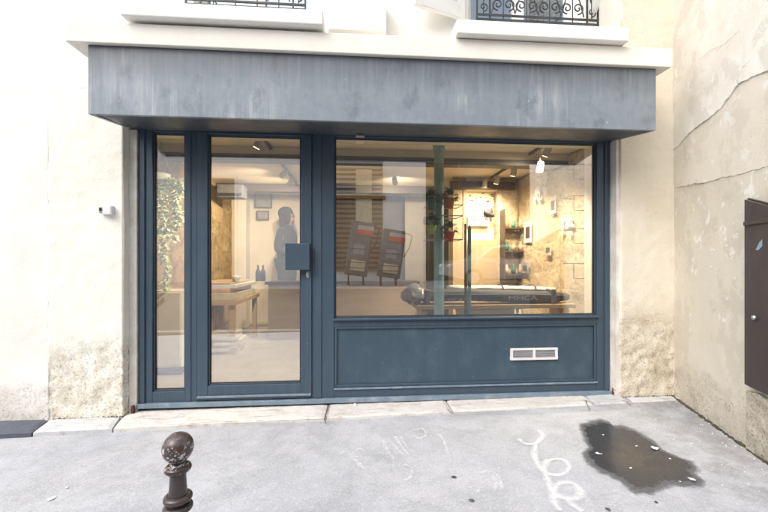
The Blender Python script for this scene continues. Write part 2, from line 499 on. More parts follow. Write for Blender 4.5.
def bollard_mat():
    m, nt, b = new_mat('bollard_paint')
    v = coords(nt)
    n1 = noise_tex(nt, v, 9, 6, 0.65)
    n2 = noise_tex(nt, v, 55, 5, 0.75)
    xyz = world_z(nt)
    c = mixc(nt, ramp(nt, n1, [(0.4, 0.0), (0.65, 1.0)]), (0.046, 0.035, 0.035), (0.080, 0.058, 0.054))
    rusty = ramp(nt, noise_tex(nt, v, 17, 5, 0.7), [(0.60, 0.0), (0.68, 0.7)])
    c = mixc(nt, rusty, c, (0.16, 0.065, 0.04))
    top = ramp(nt, xyz[2], [(0.40, 0.0), (0.44, 1.0)])
    band = math_n(nt, 'MULTIPLY', top, ramp(nt, xyz[2], [(0.485, 1.0), (0.515, 0.12)]))
    chips = math_n(nt, 'MULTIPLY', ramp(nt, n2, [(0.55, 0.0), (0.585, 1.0)]), band)
    c = mixc(nt, chips, c, (0.62, 0.58, 0.55))
    nt.links.new(c, b.inputs['Base Color'])
    nt.links.new(ramp(nt, n1, [(0.35, 0.12), (0.7, 0.32)]), b.inputs['Roughness'])
    bump(nt, b, math_n(nt, 'SUBTRACT', noise_tex(nt, v, 28, 4), math_n(nt, 'MULTIPLY', chips, 0.5)), 0.35, 0.003)
    return m


M['bollard'] = bollard_mat()

# interior
M['ashlar_y'] = stone_wall('ashlar_y', (0.66, 0.50, 0.27), (0.54, 0.38, 0.18), (0.20, 0.13, 0.07), 0.46, 0.23, 1.0, axis='y')
M['shop_stone_x'] = stone_wall('shop_stone_x', (0.62, 0.51, 0.34), (0.54, 0.42, 0.26), (0.60, 0.50, 0.35), 0.30, 0.17, axis='x')
M['shop_stone_y'] = stone_wall('shop_stone_y', (0.62, 0.51, 0.34), (0.54, 0.42, 0.26), (0.60, 0.50, 0.35), 0.30, 0.17, axis='y')
M['shop_plaster'] = basic('shop_plaster', (0.74, 0.67, 0.55), (0.66, 0.58, 0.46), 4, 0.85, 0.3)
M['shop_ceiling'] = basic('shop_ceiling', (0.78, 0.70, 0.56), (0.72, 0.63, 0.49), 2, 0.9, 0.1)
M['shop_floor'] = basic('shop_floor', (0.42, 0.385, 0.325), (0.34, 0.31, 0.26), 2.5, 0.45, 0.08)
M['beam_steel'] = basic('beam_steel', (0.10, 0.095, 0.09), (0.07, 0.062, 0.055), 6, 0.6)
M['old_wood'] = wood('old_wood', (0.09, 0.06, 0.04), (0.045, 0.03, 0.02))
M['oak'] = wood('oak', (0.50, 0.36, 0.20), (0.38, 0.26, 0.14))
M['panel_wood'] = wood('panel_wood', (0.42, 0.31, 0.19), (0.34, 0.245, 0.14), (8, 8, 1))
M['darkened_rear'] = wood('darkened_rear', (0.10, 0.075, 0.055), (0.065, 0.047, 0.035), (6, 6, 0.6))  # wood colour darkened to stand in for the dim shop interior
M['dark_top'] = wood('dark_top', (0.045, 0.032, 0.026), (0.025, 0.018, 0.014))
M['counter_front'] = wood('counter_front', (0.30, 0.25, 0.20), (0.24, 0.19, 0.15), (1, 1, 6))
M['teal_iron'] = painted_metal('teal_iron', (0.29, 0.50, 0.52), (0.56, 0.70, 0.70), 0.7, 0.35, (12, 12, 1.5))
M['black_fabric'] = basic('black_fabric', (0.022, 0.022, 0.026), (0.04, 0.04, 0.045), 30, 0.75, 0.4, 90)
M['wrap'] = basic('wrap', (0.30, 0.30, 0.31), (0.16, 0.16, 0.17), 14, 0.3, 0.3, 60)
M['grey_fabric'] = basic('grey_fabric', (0.16, 0.16, 0.17), (0.10, 0.10, 0.11), 20, 0.8, 0.4, 90)
M['pot_orange'] = basic('pot_orange', (0.75, 0.22, 0.03), rough=0.45)
M['pot_red'] = basic('pot_red', (0.65, 0.05, 0.05), rough=0.45)
M['pot_lime'] = basic('pot_lime', (0.50, 0.66, 0.22), rough=0.45)
M['pot_green'] = basic('pot_green', (0.05, 0.22, 0.15), rough=0.45)
M['leaf_dark'] = basic('leaf_dark', (0.06, 0.16, 0.06), (0.03, 0.08, 0.035), 30, 0.5)
M['leaf_vine'] = basic('leaf_vine', (0.34, 0.46, 0.24), (0.62, 0.66, 0.46), 22, 0.5)
M['soil'] = basic('soil', (0.03, 0.02, 0.015), rough=1)
M['lamp_white'] = basic('lamp_white', (0.45, 0.44, 0.42), rough=0.4)
M['bulb'] = emit_mat('bulb', (1.0, 0.78, 0.48), 18)
M['board_cream'] = basic('board_cream', (0.62, 0.58, 0.48), rough=0.6)
M['board_peach'] = basic('board_peach', (0.62, 0.40, 0.26), rough=0.6)
M['book_white'] = basic('book_white', (0.62, 0.60, 0.56), (0.48, 0.46, 0.42), 14, 0.7)
M['skin'] = basic('skin', (0.40, 0.23, 0.16), (0.36, 0.20, 0.14), 10, 0.5)
M['hair'] = basic('hair', (0.012, 0.008, 0.006), (0.022, 0.014, 0.010), 40, 0.8, spec=0.2)
M['coat'] = basic('coat', (0.010, 0.010, 0.014), (0.018, 0.018, 0.024), 14, 0.85, 0.4, 60)
M['trousers'] = basic('trousers', (0.03, 0.035, 0.05), rough=0.85)
M['picture_dark'] = basic('picture_dark', (0.10, 0.10, 0.10), (0.03, 0.03, 0.03), 14, 0.6)
M['picture_grey'] = basic('picture_grey', (0.36, 0.34, 0.32), (0.16, 0.15, 0.14), 12, 0.6)
M['lightbox'] = basic('lightbox', (0.80, 0.72, 0.52), (0.60, 0.50, 0.30), 9, 0.7)
M['ink'] = basic('ink', (0.015, 0.015, 0.015), rough=0.7)
M['white_mark'] = basic('white_mark', (0.36, 0.37, 0.39), rough=0.7)
M['ski_teal'] = basic('ski_teal', (0.12, 0.36, 0.36), (0.4, 0.42, 0.4), 9, 0.4)
M['shopfloor_box'] = basic('shopfloor_box', (0.45, 0.30, 0.16), rough=0.8)
# across the street
M['opp_white'] = plaster('opp_white', (0.90, 0.89, 0.87), (0.84, 0.82, 0.78), (0.5, 0.48, 0.44), 0.2, 0.2, 0.3, 0.05)
M['opp_dark'] = plaster('opp_dark', (0.060, 0.048, 0.038), (0.05, 0.04, 0.03), (0.03, 0.025, 0.02), 0.2, 0.2, 0.4, 0.1)
M['louvre'] = basic('louvre', (0.26, 0.18, 0.15), (0.20, 0.14, 0.11), 6, 0.6)
M['louvre_grey'] = basic('louvre_grey', (0.34, 0.38, 0.40), (0.26, 0.29, 0.31), 6, 0.6)
M['cream_panel'] = basic('cream_panel', (0.72, 0.63, 0.44), rough=0.7)
M['ochre'] = basic('ochre', (0.36, 0.20, 0.07), rough=0.7)
M['stand_light'] = basic('stand_light', (0.48, 0.50, 0.54), rough=0.5)
M['stand_grey'] = basic('stand_grey', (0.12, 0.13, 0.15), rough=0.5)
M['stand_blue'] = basic('stand_blue', (0.14, 0.19, 0.25), (0.09, 0.12, 0.16), 5, 0.5)
M['stand_red'] = basic('stand_red', (0.70, 0.04, 0.04), rough=0.5)
M['car_paint'] = basic('car_paint', (0.40, 0.38, 0.39), (0.36, 0.34, 0.35), 2, 0.25, 0, coat=0.6)
M['car_glass'] = basic('car_glass', (0.02, 0.025, 0.03), rough=0.05, bstr=0)
M['tyre'] = basic('tyre', (0.02, 0.02, 0.02), rough=0.8)
M['lamp_red'] = basic('lamp_red', (0.4, 0.02, 0.02), rough=0.2)


# ------------------------------------------------------------------ mesh building
class MB:
    def __init__(self):
        self.v, self.f, self.uv = [], [], {}

    def add(self, vs, fs):
        o = len(self.v)
        self.v += [Vector(p) for p in vs]
        self.f += [tuple(i + o for i in f) for f in fs]
        return self

    def box(self, x0, x1, y0, y1, z0, z1, rot=None, piv=None):
        vs = [Vector((x, y, z)) for z in (z0, z1) for y in (y0, y1) for x in (x0, x1)]
        if rot is not None:
            piv = Vector(piv) if piv is not None else Vector(((x0 + x1) / 2, (y0 + y1) / 2, (z0 + z1) / 2))
            vs = [rot @ (p - piv) + piv for p in vs]
        return self.add(vs, [(0, 2, 3, 1), (4, 5, 7, 6), (0, 1, 5, 4), (2, 6, 7, 3), (0, 4, 6, 2), (1, 3, 7, 5)])

    def gridbox(self, x0, x1, y0, y1, z0, z1, step, disp):
        """box whose faces are cut into a grid and pushed by disp(point, normal) -> offset vector"""
        bm = bmesh.new()
        dims = ((x0, x1), (y0, y1), (z0, z1))
        n = [max(1, int(round((b - a) / step))) for a, b in dims]
        cache = {}

        def vert(i, j, k):
            key = (i, j, k)
            if key not in cache:
                cache[key] = bm.verts.new((x0 + (x1 - x0) * i / n[0], y0 + (y1 - y0) * j / n[1], z0 + (z1 - z0) * k / n[2]))
            return cache[key]
        for j in (0, n[1]):
            for i in range(n[0]):
                for k in range(n[2]):
                    q = [vert(i, j, k), vert(i + 1, j, k), vert(i + 1, j, k + 1), vert(i, j, k + 1)]
                    bm.faces.new(q if j == 0 else q[::-1])
        for i in (0, n[0]):
            for j in range(n[1]):
                for k in range(n[2]):
                    q = [vert(i, j, k), vert(i, j, k + 1), vert(i, j + 1, k + 1), vert(i, j + 1, k)]
                    bm.faces.new(q if i == 0 else q[::-1])
        for k in (0, n[2]):
            for i in range(n[0]):
                for j in range(n[1]):
                    q = [vert(i, j, k), vert(i, j + 1, k), vert(i + 1, j + 1, k), vert(i + 1, j, k)]
                    bm.faces.new(q if k == 0 else q[::-1])
        bm.normal_update()
        moves = [(w, disp(w.co.copy(), w.normal.copy())) for w in bm.verts]
        for w, d in moves:
            w.co += d
        bm.verts.index_update()
        self.add([w.co.copy() for w in bm.verts], [tuple(w.index for w in f.verts) for f in bm.faces])
        bm.free()
        return self

    def tube(self, pts, r, n=8, cap=True):
        pts = [Vector(p) for p in pts]
        rs = r if isinstance(r, (list, tuple)) else [r] * len(pts)
        o = len(self.v)
        prev = None
        for i, p in enumerate(pts):
            a = pts[max(0, i - 1)]
            b = pts[min(len(pts) - 1, i + 1)]
            t = (b - a).normalized()
            if prev is None:
                prev = t.orthogonal().normalized()
            else:
                prev = (prev - t * prev.dot(t))
                prev = prev.normalized() if prev.length > 1e-6 else t.orthogonal().normalized()
            q = t.cross(prev)
            for k in range(n):
                a2 = 2 * math.pi * k / n
                self.v.append(p + (prev * math.cos(a2) + q * math.sin(a2)) * rs[i])
        for i in range(len(pts) - 1):
            for k in range(n):
                k2 = (k + 1) % n
                self.f.append((o + i * n + k, o + i * n + k2, o + (i + 1) * n + k2, o + (i + 1) * n + k))
        if cap:
            self.f.append(tuple(o + k for k in reversed(range(n))))
            e = o + (len(pts) - 1) * n
            self.f.append(tuple(e + k for k in range(n)))
        return self

    def lathe(self, prof, c=(0, 0, 0), n=28):
        c = Vector(c)
        o = len(self.v)
        for r, z in prof:
            for k in range(n):
                a = 2 * math.pi * k / n
                self.v.append(c + Vector((r * math.cos(a), r * math.sin(a), z)))
        for i in range(len(prof) - 1):
            for k in range(n):
                k2 = (k + 1) % n
                self.f.append((o + i * n + k, o + i * n + k2, o + (i + 1) * n + k2, o + (i + 1) * n + k))
        self.f.append(tuple(o + k for k in reversed(range(n))))
        e = o + (len(prof) - 1) * n
        self.f.append(tuple(e + k for k in range(n)))
        return self

    def prism(self, poly, dvec):
        """polygon (3-D points) pulled along dvec"""
        p = [Vector(q) for q in poly]
        d = Vector(dvec)
        n = len(p)
        vs = p + [q + d for q in p]
        fs = [tuple(range(n)), tuple(reversed(range(n, 2 * n)))]
        fs += [(i, i + n, (i + 1) % n + n, (i + 1) % n) for i in range(n)]
        return self.add(vs, fs)

    def ellipsoid(self, c, rx, ry, rz, nu=14, nv=9, rot=None, wob=0.0, seed=0):
        c = Vector(c)
        vs, fs = [], []
        for j in range(nv + 1):
            ph = -math.pi / 2 + math.pi * j / nv
            for i in range(nu):
                a = 2 * math.pi * i / nu
                p = Vector((rx * math.cos(ph) * math.cos(a), ry * math.cos(ph) * math.sin(a), rz * math.sin(ph)))
                if wob:
                    p *= 1 + wob * noise.noise(p * (1.7 / max(rx, ry, rz)) + Vector((seed, seed * 2, 0)))
                if rot is not None:
                    p = rot @ p
                vs.append(c + p)
        for j in range(nv):
            for i in range(nu):
                i2 = (i + 1) % nu
                fs.append((j * nu + i, j * nu + i2, (j + 1) * nu + i2, (j + 1) * nu + i))
        return self.add(vs, fs)

    def leaf(self, p, d, up, L, W):
        p, d, up = Vector(p), Vector(d).normalized(), Vector(up)
        s = d.cross(up)
        s = s.normalized() if s.length > 1e-5 else d.orthogonal().normalized()
        n = s.cross(d).normalized()
        m = p + d * L * 0.45
        return self.add([p, m + s * W * 0.5 + n * W * 0.15, p + d * L - n * L * 0.12, m - s * W * 0.5 + n * W * 0.15, m],
                        [(0, 1, 4), (1, 2, 4), (2, 3, 4), (3, 0, 4)])

    def build(self, name, mat, parent=None, smooth=False, bevel=0.0, seg=2):
        me = bpy.data.meshes.new(name)
        me.from_pydata([tuple(p) for p in self.v], [], self.f)
        me.update()
        bm = bmesh.new()
        bm.from_mesh(me)
        bmesh.ops.remove_doubles(bm, verts=bm.verts, dist=1e-6)
        bmesh.ops.recalc_face_normals(bm, faces=bm.faces)
        bm.to_mesh(me)
        bm.free()
        o = bpy.data.objects.new(name, me)
        COL.objects.link(o)
        me.materials.append(mat)
        if smooth:
            for p in me.polygons:
                p.use_smooth = True
        if bevel:
            md = o.modifiers.new('bevel', 'BEVEL')
            md.width = bevel
            md.segments = seg
            md.limit_method = 'ANGLE'
            md.angle_limit = R(35)
        if parent is not None:
            o.parent = parent
            o.matrix_parent_inverse = Matrix.Translation(parent.location).inverted() if parent.type == 'EMPTY' and parent.parent is None else Matrix.Identity(4)
        return o


def thing(name, label, cat, loc=(0, 0, 0), group=None, kind=None):
    o = bpy.data.objects.new(name, None)
    COL.objects.link(o)
    o.location = loc
    o.empty_display_size = 0.1
    return tag(o, label, cat, group, kind)


def tag(o, label=None, cat=None, group=None, kind=None):
    if label:
        o['label'] = label
    if cat:
        o['category'] = cat
    if group:
        o['group'] = group
    if kind:
        o['kind'] = kind
    return o


def struct(o):
    o['kind'] = 'structure'
    return o


def copy_thing(root, delta, label, group=None):
    """the thing and copies of its parts and sub-parts, moved by delta"""
    r = root.copy()
    COL.objects.link(r)
    r.location = root.location + Vector(delta)
    r['label'] = label
    if group:
        r['group'] = group
    for ch in list(root.children):
        c = ch.copy()
        COL.objects.link(c)
        c.parent = r
        c.matrix_parent_inverse = ch.matrix_parent_inverse.copy()
        for g in list(ch.children):
            d = g.copy()
            COL.objects.link(d)
            d.parent = c
    return r


# ================================================================== GROUND
def ribbon_grid(x0, x1, ys_zs, nx, zfun):
    mb = MB()
    vs, fs = [], []
    for (y, z) in ys_zs:
        for i in range(nx + 1):
            x = x0 + (x1 - x0) * i / nx
            vs.append((x, y, zfun(x, y, z)))
    w = nx + 1
    for j in range(len(ys_zs) - 1):
        for i in range(nx):
            fs.append((j * w + i, j * w + i + 1, (j + 1) * w + i + 1, (j + 1) * w + i))
    return mb.add(vs, fs)


pv_y = [0.35 - 0.05 * i for i in range(78)]
pv = ribbon_grid(-14, 14, [(y, 0) for y in pv_y], 280,
                 lambda x, y, z: gz(x) + 0.004 * noise.noise(Vector((x * 1.6, y * 1.6, 0))))
struct(pv.build('pavement', M['pavement'], smooth=True))
kb = MB()
kb.box(-14, 14, -3.68, -3.50, -0.35, -0.062)
struct(kb.build('kerb', M['kerb'], bevel=0.02))
rd = ribbon_grid(-40, 40, [(-3.68, -0.20), (-6, -0.02), (-9.0, 0.16)], 4, lambda x, y, z: z)
struct(rd.build('road', M['road']))
kb2 = MB()
kb2.box(-40, 40, -9.2, -9.0, -0.1, 0.285)
struct(kb2.build('kerb', M['kerb'], bevel=0.02))
op = ribbon_grid(-40, 40, [(-9.2, 0.28), (-12.6, 0.34)], 4, lambda x, y, z: z)
struct(op.build('pavement', M['pavement']))
gd = MB()
gd.add([(-300, -300, -0.6), (300, -300, -0.6), (300, 300, -0.6), (-300, 300, -0.6)], [(0, 1, 2, 3)])
struct(gd.build('ground', M['road']))

# ================================================================== THE BUILDING
bld = thing('stone_building', 'old cream plastered stone building with a blue shopfront on its ground storey', 'building', (0, 0, 0))
YW = -0.10
XL, XR = -1.765, 2.27


def rough_disp(amp_lo, amp_hi, zc, seed):
    def f(p, n):
        k = 1.0 / (1.0 + math.exp((p.z + 0.12 * noise.noise(p * 3 + Vector((seed, 0, 0))) - zc) * 22))
        a = amp_hi + (amp_lo - amp_hi) * k
        d = noise.fractal(p * 13 + Vector((seed, seed, 0)), 0.75, 2.2, 6) * a + noise.noise(p * 3.1 + Vector((0, seed, 0))) * a * 0.8
        if p.y > 0.0:
            d *= 0.4
        return n * (d - 0.5 * amp_lo * k)
    return f


MB().gridbox(-4.2, -2.300, YW - 0.001, 0.5, -0.3, 2.452, 0.05, lambda p, n: n * 0.004 * noise.fractal(p * 3, 0.9, 2.1, 4)).box(-9, -4.2, YW - 0.003, 0.5, -0.4, 2.45).build('wall', M['white_plaster'], bld, bevel=0.006)
MB().gridbox(-2.31, XL, YW, 0.26, -0.3, 2.45, 0.014, rough_disp(0.009, 0.0024, 0.42, 3)).build('pillar', M['pillar_stone'], bld, smooth=True)
MB().gridbox(XR, 2.80, YW, 0.26, -0.3, 3.7, 0.016, rough_disp(0.011, 0.0036, 0.55, 9)).build('pillar', M['pillar_stone_dark'], bld, smooth=True)
up = MB()
up.box(XL + 0.002, XR - 0.002, YW + 0.003, 0.26, 2.192, 2.45)     # over the shopfront
up.box(-9, 2.29, YW, 0.5, 2.45, 2.90)
WINX = [(-1.24, -0.30), (0.94, 1.90)]
xs = [-9, -1.24, -0.30, 0.94, 1.90, 3.4]
for a, b_ in ((-9, -1.24), (-0.30, 0.94), (1.90, 2.29)):
    up.box(a, b_, YW, 0.5, 2.90, 5.2)
up.box(-9, 2.29, YW, 0.5, 5.2, 9.5)
up.box(2.29, 3.4, YW + 0.27, 0.5, 2.45, 3.7)
up.box(2.29, 3.4, YW, 0.5, 3.7, 9.5)
up.build('wall', M['upper_plaster'], bld)
# the upper wall meets the cornice
MB().box(-1.888, 2.366, -0.52, YW - 0.001, 2.576, 2.715).build('cornice', M['cornice_stone'], bld, bevel=0.006)
for (a, b_), zs in (((-1.515, -0.205), 2.735), ((0.72, 1.99), 2.722)):
    MB().box(a, b_, -0.57, YW - 0.002, zs, zs + 0.10).build('window_sill', M['upper_plaster'], bld, bevel=0.008)
MB().box(-0.19, 0.25, -0.30, YW - 0.002, 2.87, 3.20).build('stone_panel', M['upper_plaster'], bld, bevel=0.006)
for a, b_ in WINX:
    w = MB()
    yF = 0.02
    w.box(a, a + 0.06, yF, yF + 0.06, 2.90, 5.2)
    w.box(b_ - 0.06, b_, yF, yF + 0.06, 2.90, 5.2)
    mid = (a + b_) / 2
    w.box(mid - 0.05, mid + 0.05, yF - 0.008, yF + 0.06, 2.95, 5.2)
    w.box(a + 0.06, mid - 0.05, yF, yF + 0.06, 2.90, 3.06)
    w.box(mid + 0.05, b_ - 0.06, yF, yF + 0.06, 2.90, 3.06)
    fr = w.build('window', M['white_paint'], bld, bevel=0.004)
    pn = MB().box(a + 0.06, b_ - 0.06, yF + 0.028, yF + 0.034, 3.06, 5.2).build('pane', M['upper_glass'], fr)
    cu = MB()
    n = 40
    vs = []
    for i in range(n + 1):
        x = a + 0.02 + (b_ - a) * 0.5 * i / n
        yy = 0.20 + 0.02 * math.sin(i * 1.3)
        vs += [(x, yy, 2.9), (x, yy, 5.2)]
    cu.add(vs, [(2 * i, 2 * i + 2, 2 * i + 3, 2 * i + 1) for i in range(n)])
    cu.build('curtain', M['curtain'], fr)


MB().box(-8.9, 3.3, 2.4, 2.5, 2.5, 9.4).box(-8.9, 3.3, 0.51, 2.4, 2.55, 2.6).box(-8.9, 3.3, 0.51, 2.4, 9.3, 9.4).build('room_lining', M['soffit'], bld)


def scroll(cx, cz, r, turns, start, sgn, y, n=26):
    return [(cx + sgn * r * (1 - 0.82 * i / n) * math.cos(start + turns * 2 * math.pi * i / n), y,
             cz + r * (1 - 0.82 * i / n) * math.sin(start + turns * 2 * math.pi * i / n)) for i in range(n + 1)]


def railing(a, b_, y, z0):
    r = MB()
    h = 0.42
    for z in (z0, z0 + 0.035, z0 + h):
        r.box(a, b_, y - 0.007, y + 0.007, z, z + 0.012)
    for x in (a, a + 0.10, b_ - 0.10, b_ - 0.012):
        r.box(x, x + 0.012, y - 0.006, y + 0.006, z0 - 0.02, z0 + h)
    n = 4
    wd = (b_ - a - 0.24) / n
    for i in range(n):
        cx = a + 0.12 + wd * (i + 0.5)
        for sg in (-1, 1):
            r.tube(scroll(cx + sg * wd * 0.24, z0 + 0.125, wd * 0.25, 1.4, -math.pi / 2, sg, y), 0.0055, 6)
            r.tube(scroll(cx + sg * wd * 0.22, z0 + 0.30, wd * 0.22, 1.3, math.pi / 2, -sg, y), 0.005, 6)
        r.tube([(cx, y, z0), (cx, y, z0 + h)], 0.005, 6)
        r.ellipsoid((cx, y, z0 + 0.21), 0.016, 0.012, 0.02, 8, 6)
        r.tube([(cx - wd * 0.5, y, z0 + 0.06), (cx - wd * 0.3, y, z0 + 0.19), (cx, y, z0 + 0.24), (cx + wd * 0.3, y, z0 + 0.19), (cx + wd * 0.5, y, z0 + 0.06)], 0.005, 6)
    for cx in (a + 0.056, b_ - 0.056):
        r.ellipsoid((cx, y, z0 + 0.20), 0.018, 0.008, 0.03, 8, 6)
        r.tube(scroll(cx, z0 + 0.10, 0.035, 1.3, -math.pi / 2, 1, y), 0.005, 6)
        r.tube([(cx, y, z0 + 0.035), (cx, y, z0 + h)], 0.005, 6)
    # stays back into the wall
    for x in (a + 0.006, b_ - 0.006):
        for z in (z0 + 0.006, z0 + h):
            r.tube([(x, y, z), (x, YW + 0.02, z)], 0.006, 6)
    r.build('railing', M['wrought_iron'], bld)


railing(-1.20, -0.345, -0.35, 2.965)
railing(0.93, 1.905, -0.35, 2.965)


def shutter(hx, hy, dx, dy, z0, w=0.46):
    s = MB()
    d = Vector((dx, dy, 0)).normalized()
    n = Vector((-d.y, d.x, 0)) * 0.018
    h = Vector((hx, hy, 0))

    def slab(a, b_, za, zb, th=1.0):
        p0, p1 = h + d * a, h + d * b_
        m = n * th
        s.prism([(p0 - m) + Vector((0, 0, za)), (p1 - m) + Vector((0, 0, za)), (p1 - m) + Vector((0, 0, zb)), (p0 - m) + Vector((0, 0, zb))], m * 2)
    slab(0, 0.06, z0, 5.1)
    slab(w - 0.06, w, z0, 5.1)
    slab(0.06, w - 0.06, z0, z0 + 0.12)
    z = z0 + 0.13
    while z < 5.0:
        slab(0.06, w - 0.06, z, z + 0.028, 0.6)
        z += 0.04
    s.build('shutter', M['white_paint'], bld, bevel=0.003)


shutter(0.90, -0.125, -0.94, -0.34, 3.10)
shutter(1.965, -0.13, -0.40, -0.92, 3.06)

# ------------------------------------------------ white trim boards of the opening
for x0, x1, sd in ((-1.763, -1.706, 1), (2.243, 2.292, 2)):
    MB().gridbox(x0, x1, -0.022 if sd == 1 else -0.082, 0.24, -0.06, 2.17, 0.02,
                 lambda p, n, sd=sd: n * 0.0022 * noise.noise(p * 14 + Vector((sd, 0, 0)))).build('trim_board', M['white_trim'], bld, smooth=False)

# ================================================================== SHOPFRONT
sf = thing('shopfront', 'dark blue glazed metal shopfront with a door and a wide display window', 'shopfront', (0, 0, 0))
ZT = 2.166
Y0, Y1 = 0.0, 0.075
fm = MB()
fm.box(-1.703, -1.600, Y0, Y1, 0.0, 2.21)
fm.box(-1.348, -1.256, Y0, Y1, 0.0, 2.21)
fm.box(-0.338, -0.160, Y0, Y1, 0.0, 2.21)
fm.box(2.125, 2.240, Y0, Y1, 0.0, 2.21)
fm.box(-1.600, -1.348, Y0 + .002, Y1, ZT, 2.21)
fm.box(-1.256, -0.338, Y0 + .002, Y1, ZT + 0.008, 2.21)
fm.box(-0.160, 2.125, Y0 + .002, Y1, ZT, 2.21)
fm.box(-1.600, -1.348, Y0 + .002, Y1, 0.0, 0.085)
fm.box(-0.160, 2.125, Y0 + .002, Y1, 0.588, 0.655)
fm.box(-0.160, 2.125, Y0 + .002, Y1, 0.0, 0.080)
# raised covers that give the posts their double profile
fm.box(-1.688, -1.652, -0.014, Y0 - .0005, 0.0, 2.18)
fm.box(-0.318, -0.262, -0.008, Y0 - .0005, 0.0, 2.18)
fm.box(2.190, 2.226, -0.014, Y0 - .0005, 0.0, 2.18)
fm.box(-1.338, -1.300, -0.006, Y0 - .0005, 0.0, 2.18)
fm.build('frame', M['blue_frame'], sf, bevel=0.003)


def beads(x0, x1, z0, z1, y, w=0.012, d=0.012):
    b_ = MB()
    b_.box(x0, x0 + w, y, y + d, z0, z1)
    b_.box(x1 - w, x1, y, y + d, z0, z1)
    b_.box(x0 + w, x1 - w, y, y + d, z0, z0 + w)
    b_.box(x0 + w, x1 - w, y, y + d, z1 - w, z1)
    return b_


beads(-1.600, -1.348, 0.085, ZT, 0.020).build('glazing_bead', M['blue_frame'], sf, bevel=0.002)
beads(-0.160, 2.125, 0.655, ZT, 0.020).build('glazing_bead', M['blue_frame'], sf, bevel=0.002)
beads(-1.588, -1.360, 0.097, ZT - 0.012, 0.026, 0.005, 0.012).build('gasket', M['rubber'], sf)
beads(-0.148, 2.113, 0.667, ZT - 0.012, 0.026, 0.005, 0.012).build('gasket', M['rubber'], sf)
MB().box(-1.594, -1.354, 0.036, 0.042, 0.091, ZT - 0.006).build('window_pane', M['glass'], sf)
MB().box(-0.154, 2.119, 0.036, 0.042, 0.661, ZT - 0.006).build('window_pane', M['glass'], sf)
# sill nose below the display window
MB().box(-0.168, 2.133, -0.026, Y0 + .0015, 0.640, 0.657).build('sill', M['blue_frame'], sf, bevel=0.004)
# stall riser with moulding
rs = MB().box(-0.160, 2.125, 0.022, 0.06, 0.080, 0.588).build('riser_panel', M['blue_riser'], sf)
mo = beads(-0.160, 2.125, 0.080, 0.588, 0.006, 0.022, 0.016)
mo.build('moulding', M['blue_frame'], rs, bevel=0.004)
MB().box(-0.162, 2.127, -0.012, Y0 + .0014, 0.066, 0.080).build('drip_bar', M['threshold_metal'], rs, bevel=0.003)
# white vent in the riser
pa, pb = at(510, 346.5, 0.02), at(557, 359.5, 0.02)
vx0, vx1, vz1, vz0 = pa.x, pb.x, 0.379, 0.277
vt = MB()
for a, b_, c, d in ((vx0, vx1, vz1 - .016, vz1), (vx0, vx1, vz0, vz0 + .020), (vx0, vx0 + .022, vz0 + .020, vz1 - .016),
                    (vx1 - .022, vx1, vz0 + .020, vz1 - .016), ((vx0 + vx1) / 2 - .011, (vx0 + vx1) / 2 + .011, vz0 + .020, vz1 - .016)):
    vt.box(a, b_, 0.004, 0.0215, c, d)
vent = thing('air_vent', 'white plastic double air vent in the blue panel under the display window', 'vent', (1.35, 0.0, 0.33))
vent_f = vt.build('vent_frame', M['white_plastic'], vent, bevel=0.002)
for a, b_ in ((vx0 + .022, (vx0 + vx1) / 2 - .011), ((vx0 + vx1) / 2 + .011, vx1 - .022)):
    g = MB()
    g.box(a, b_, 0.0195, 0.0212, vz0 + .02, vz1 - .016)
    for k in range(6):
        z = vz0 + .024 + k * 0.0105
        g.prism([(a, 0.008, z), (b_, 0.008, z), (b_, 0.0195, z + 0.006), (a, 0.0195, z + 0.006)], (0, 0, 0.0022))
    g.build('vent_grille', M['grille_grey'], vent)

# door
dr = MB()
DX0, DX1, DZ0, DZ1 = -1.252, -0.342, 0.010, ZT + 0.006
GX0, GX1, GZ0, GZ1 = -1.169, -0.424, 0.126, ZT - 0.008
yd = -0.010
dr.box(DX0, GX0, yd, 0.055, DZ0, DZ1)
dr.box(GX1, DX1, yd, 0.055, DZ0, DZ1)
dr.box(GX0, GX1, yd + .001, 0.055, DZ0, GZ0)
dr.box(GX0, GX1, yd + .001, 0.055, GZ1, DZ1)
door = dr.build('door', M['blue_frame'], sf, bevel=0.003)
beads(GX0, GX1, GZ0, GZ1, 0.008).build('glazing_bead', M['blue_frame'], door, bevel=0.002)
beads(GX0 + .012, GX1 - .012, GZ0 + .012, GZ1 - .012, 0.014, 0.005, 0.012).build('gasket', M['rubber'], door)
MB().box(GX0 + .006, GX1 - .006, 0.024, 0.030, GZ0 + .006, GZ1 - .006).build('door_pane', M['glass'], door)
hb = MB().box(-0.545, -0.352, -0.070, yd - 0.0005, 1.060, 1.275)
hb = hb.build('handle_plate', M['blue_frame'], door, bevel=0.004)
lk = MB()
lk.lathe([(0.001, 0.0), (0.016, 0.0), (0.016, 0.006), (0.009, 0.010), (0.001, 0.010)], (0, 0, 0), 16)
for i in range(len(lk.v)):
    p = lk.v[i]
    lk.v[i] = Vector((-0.372 + p.x * 0.8, yd - p.z, 1.022 + p.y * 1.7))
lk.build('lock', M['steel'], door, smooth=False)
dk = MB().box(DX0 + .004, DX1 - .004, yd - 0.012, yd - 0.0008, 0.030, 0.048)
dk.build('drip_bar', M['threshold_metal'], door, bevel=0.003)
# blue-grey metal sill under the whole front
MB().box(-1.71, 2.245, -0.030, 0.10, -0.036, 0.0).build('threshold', M['threshold_metal'], sf, bevel=0.004)

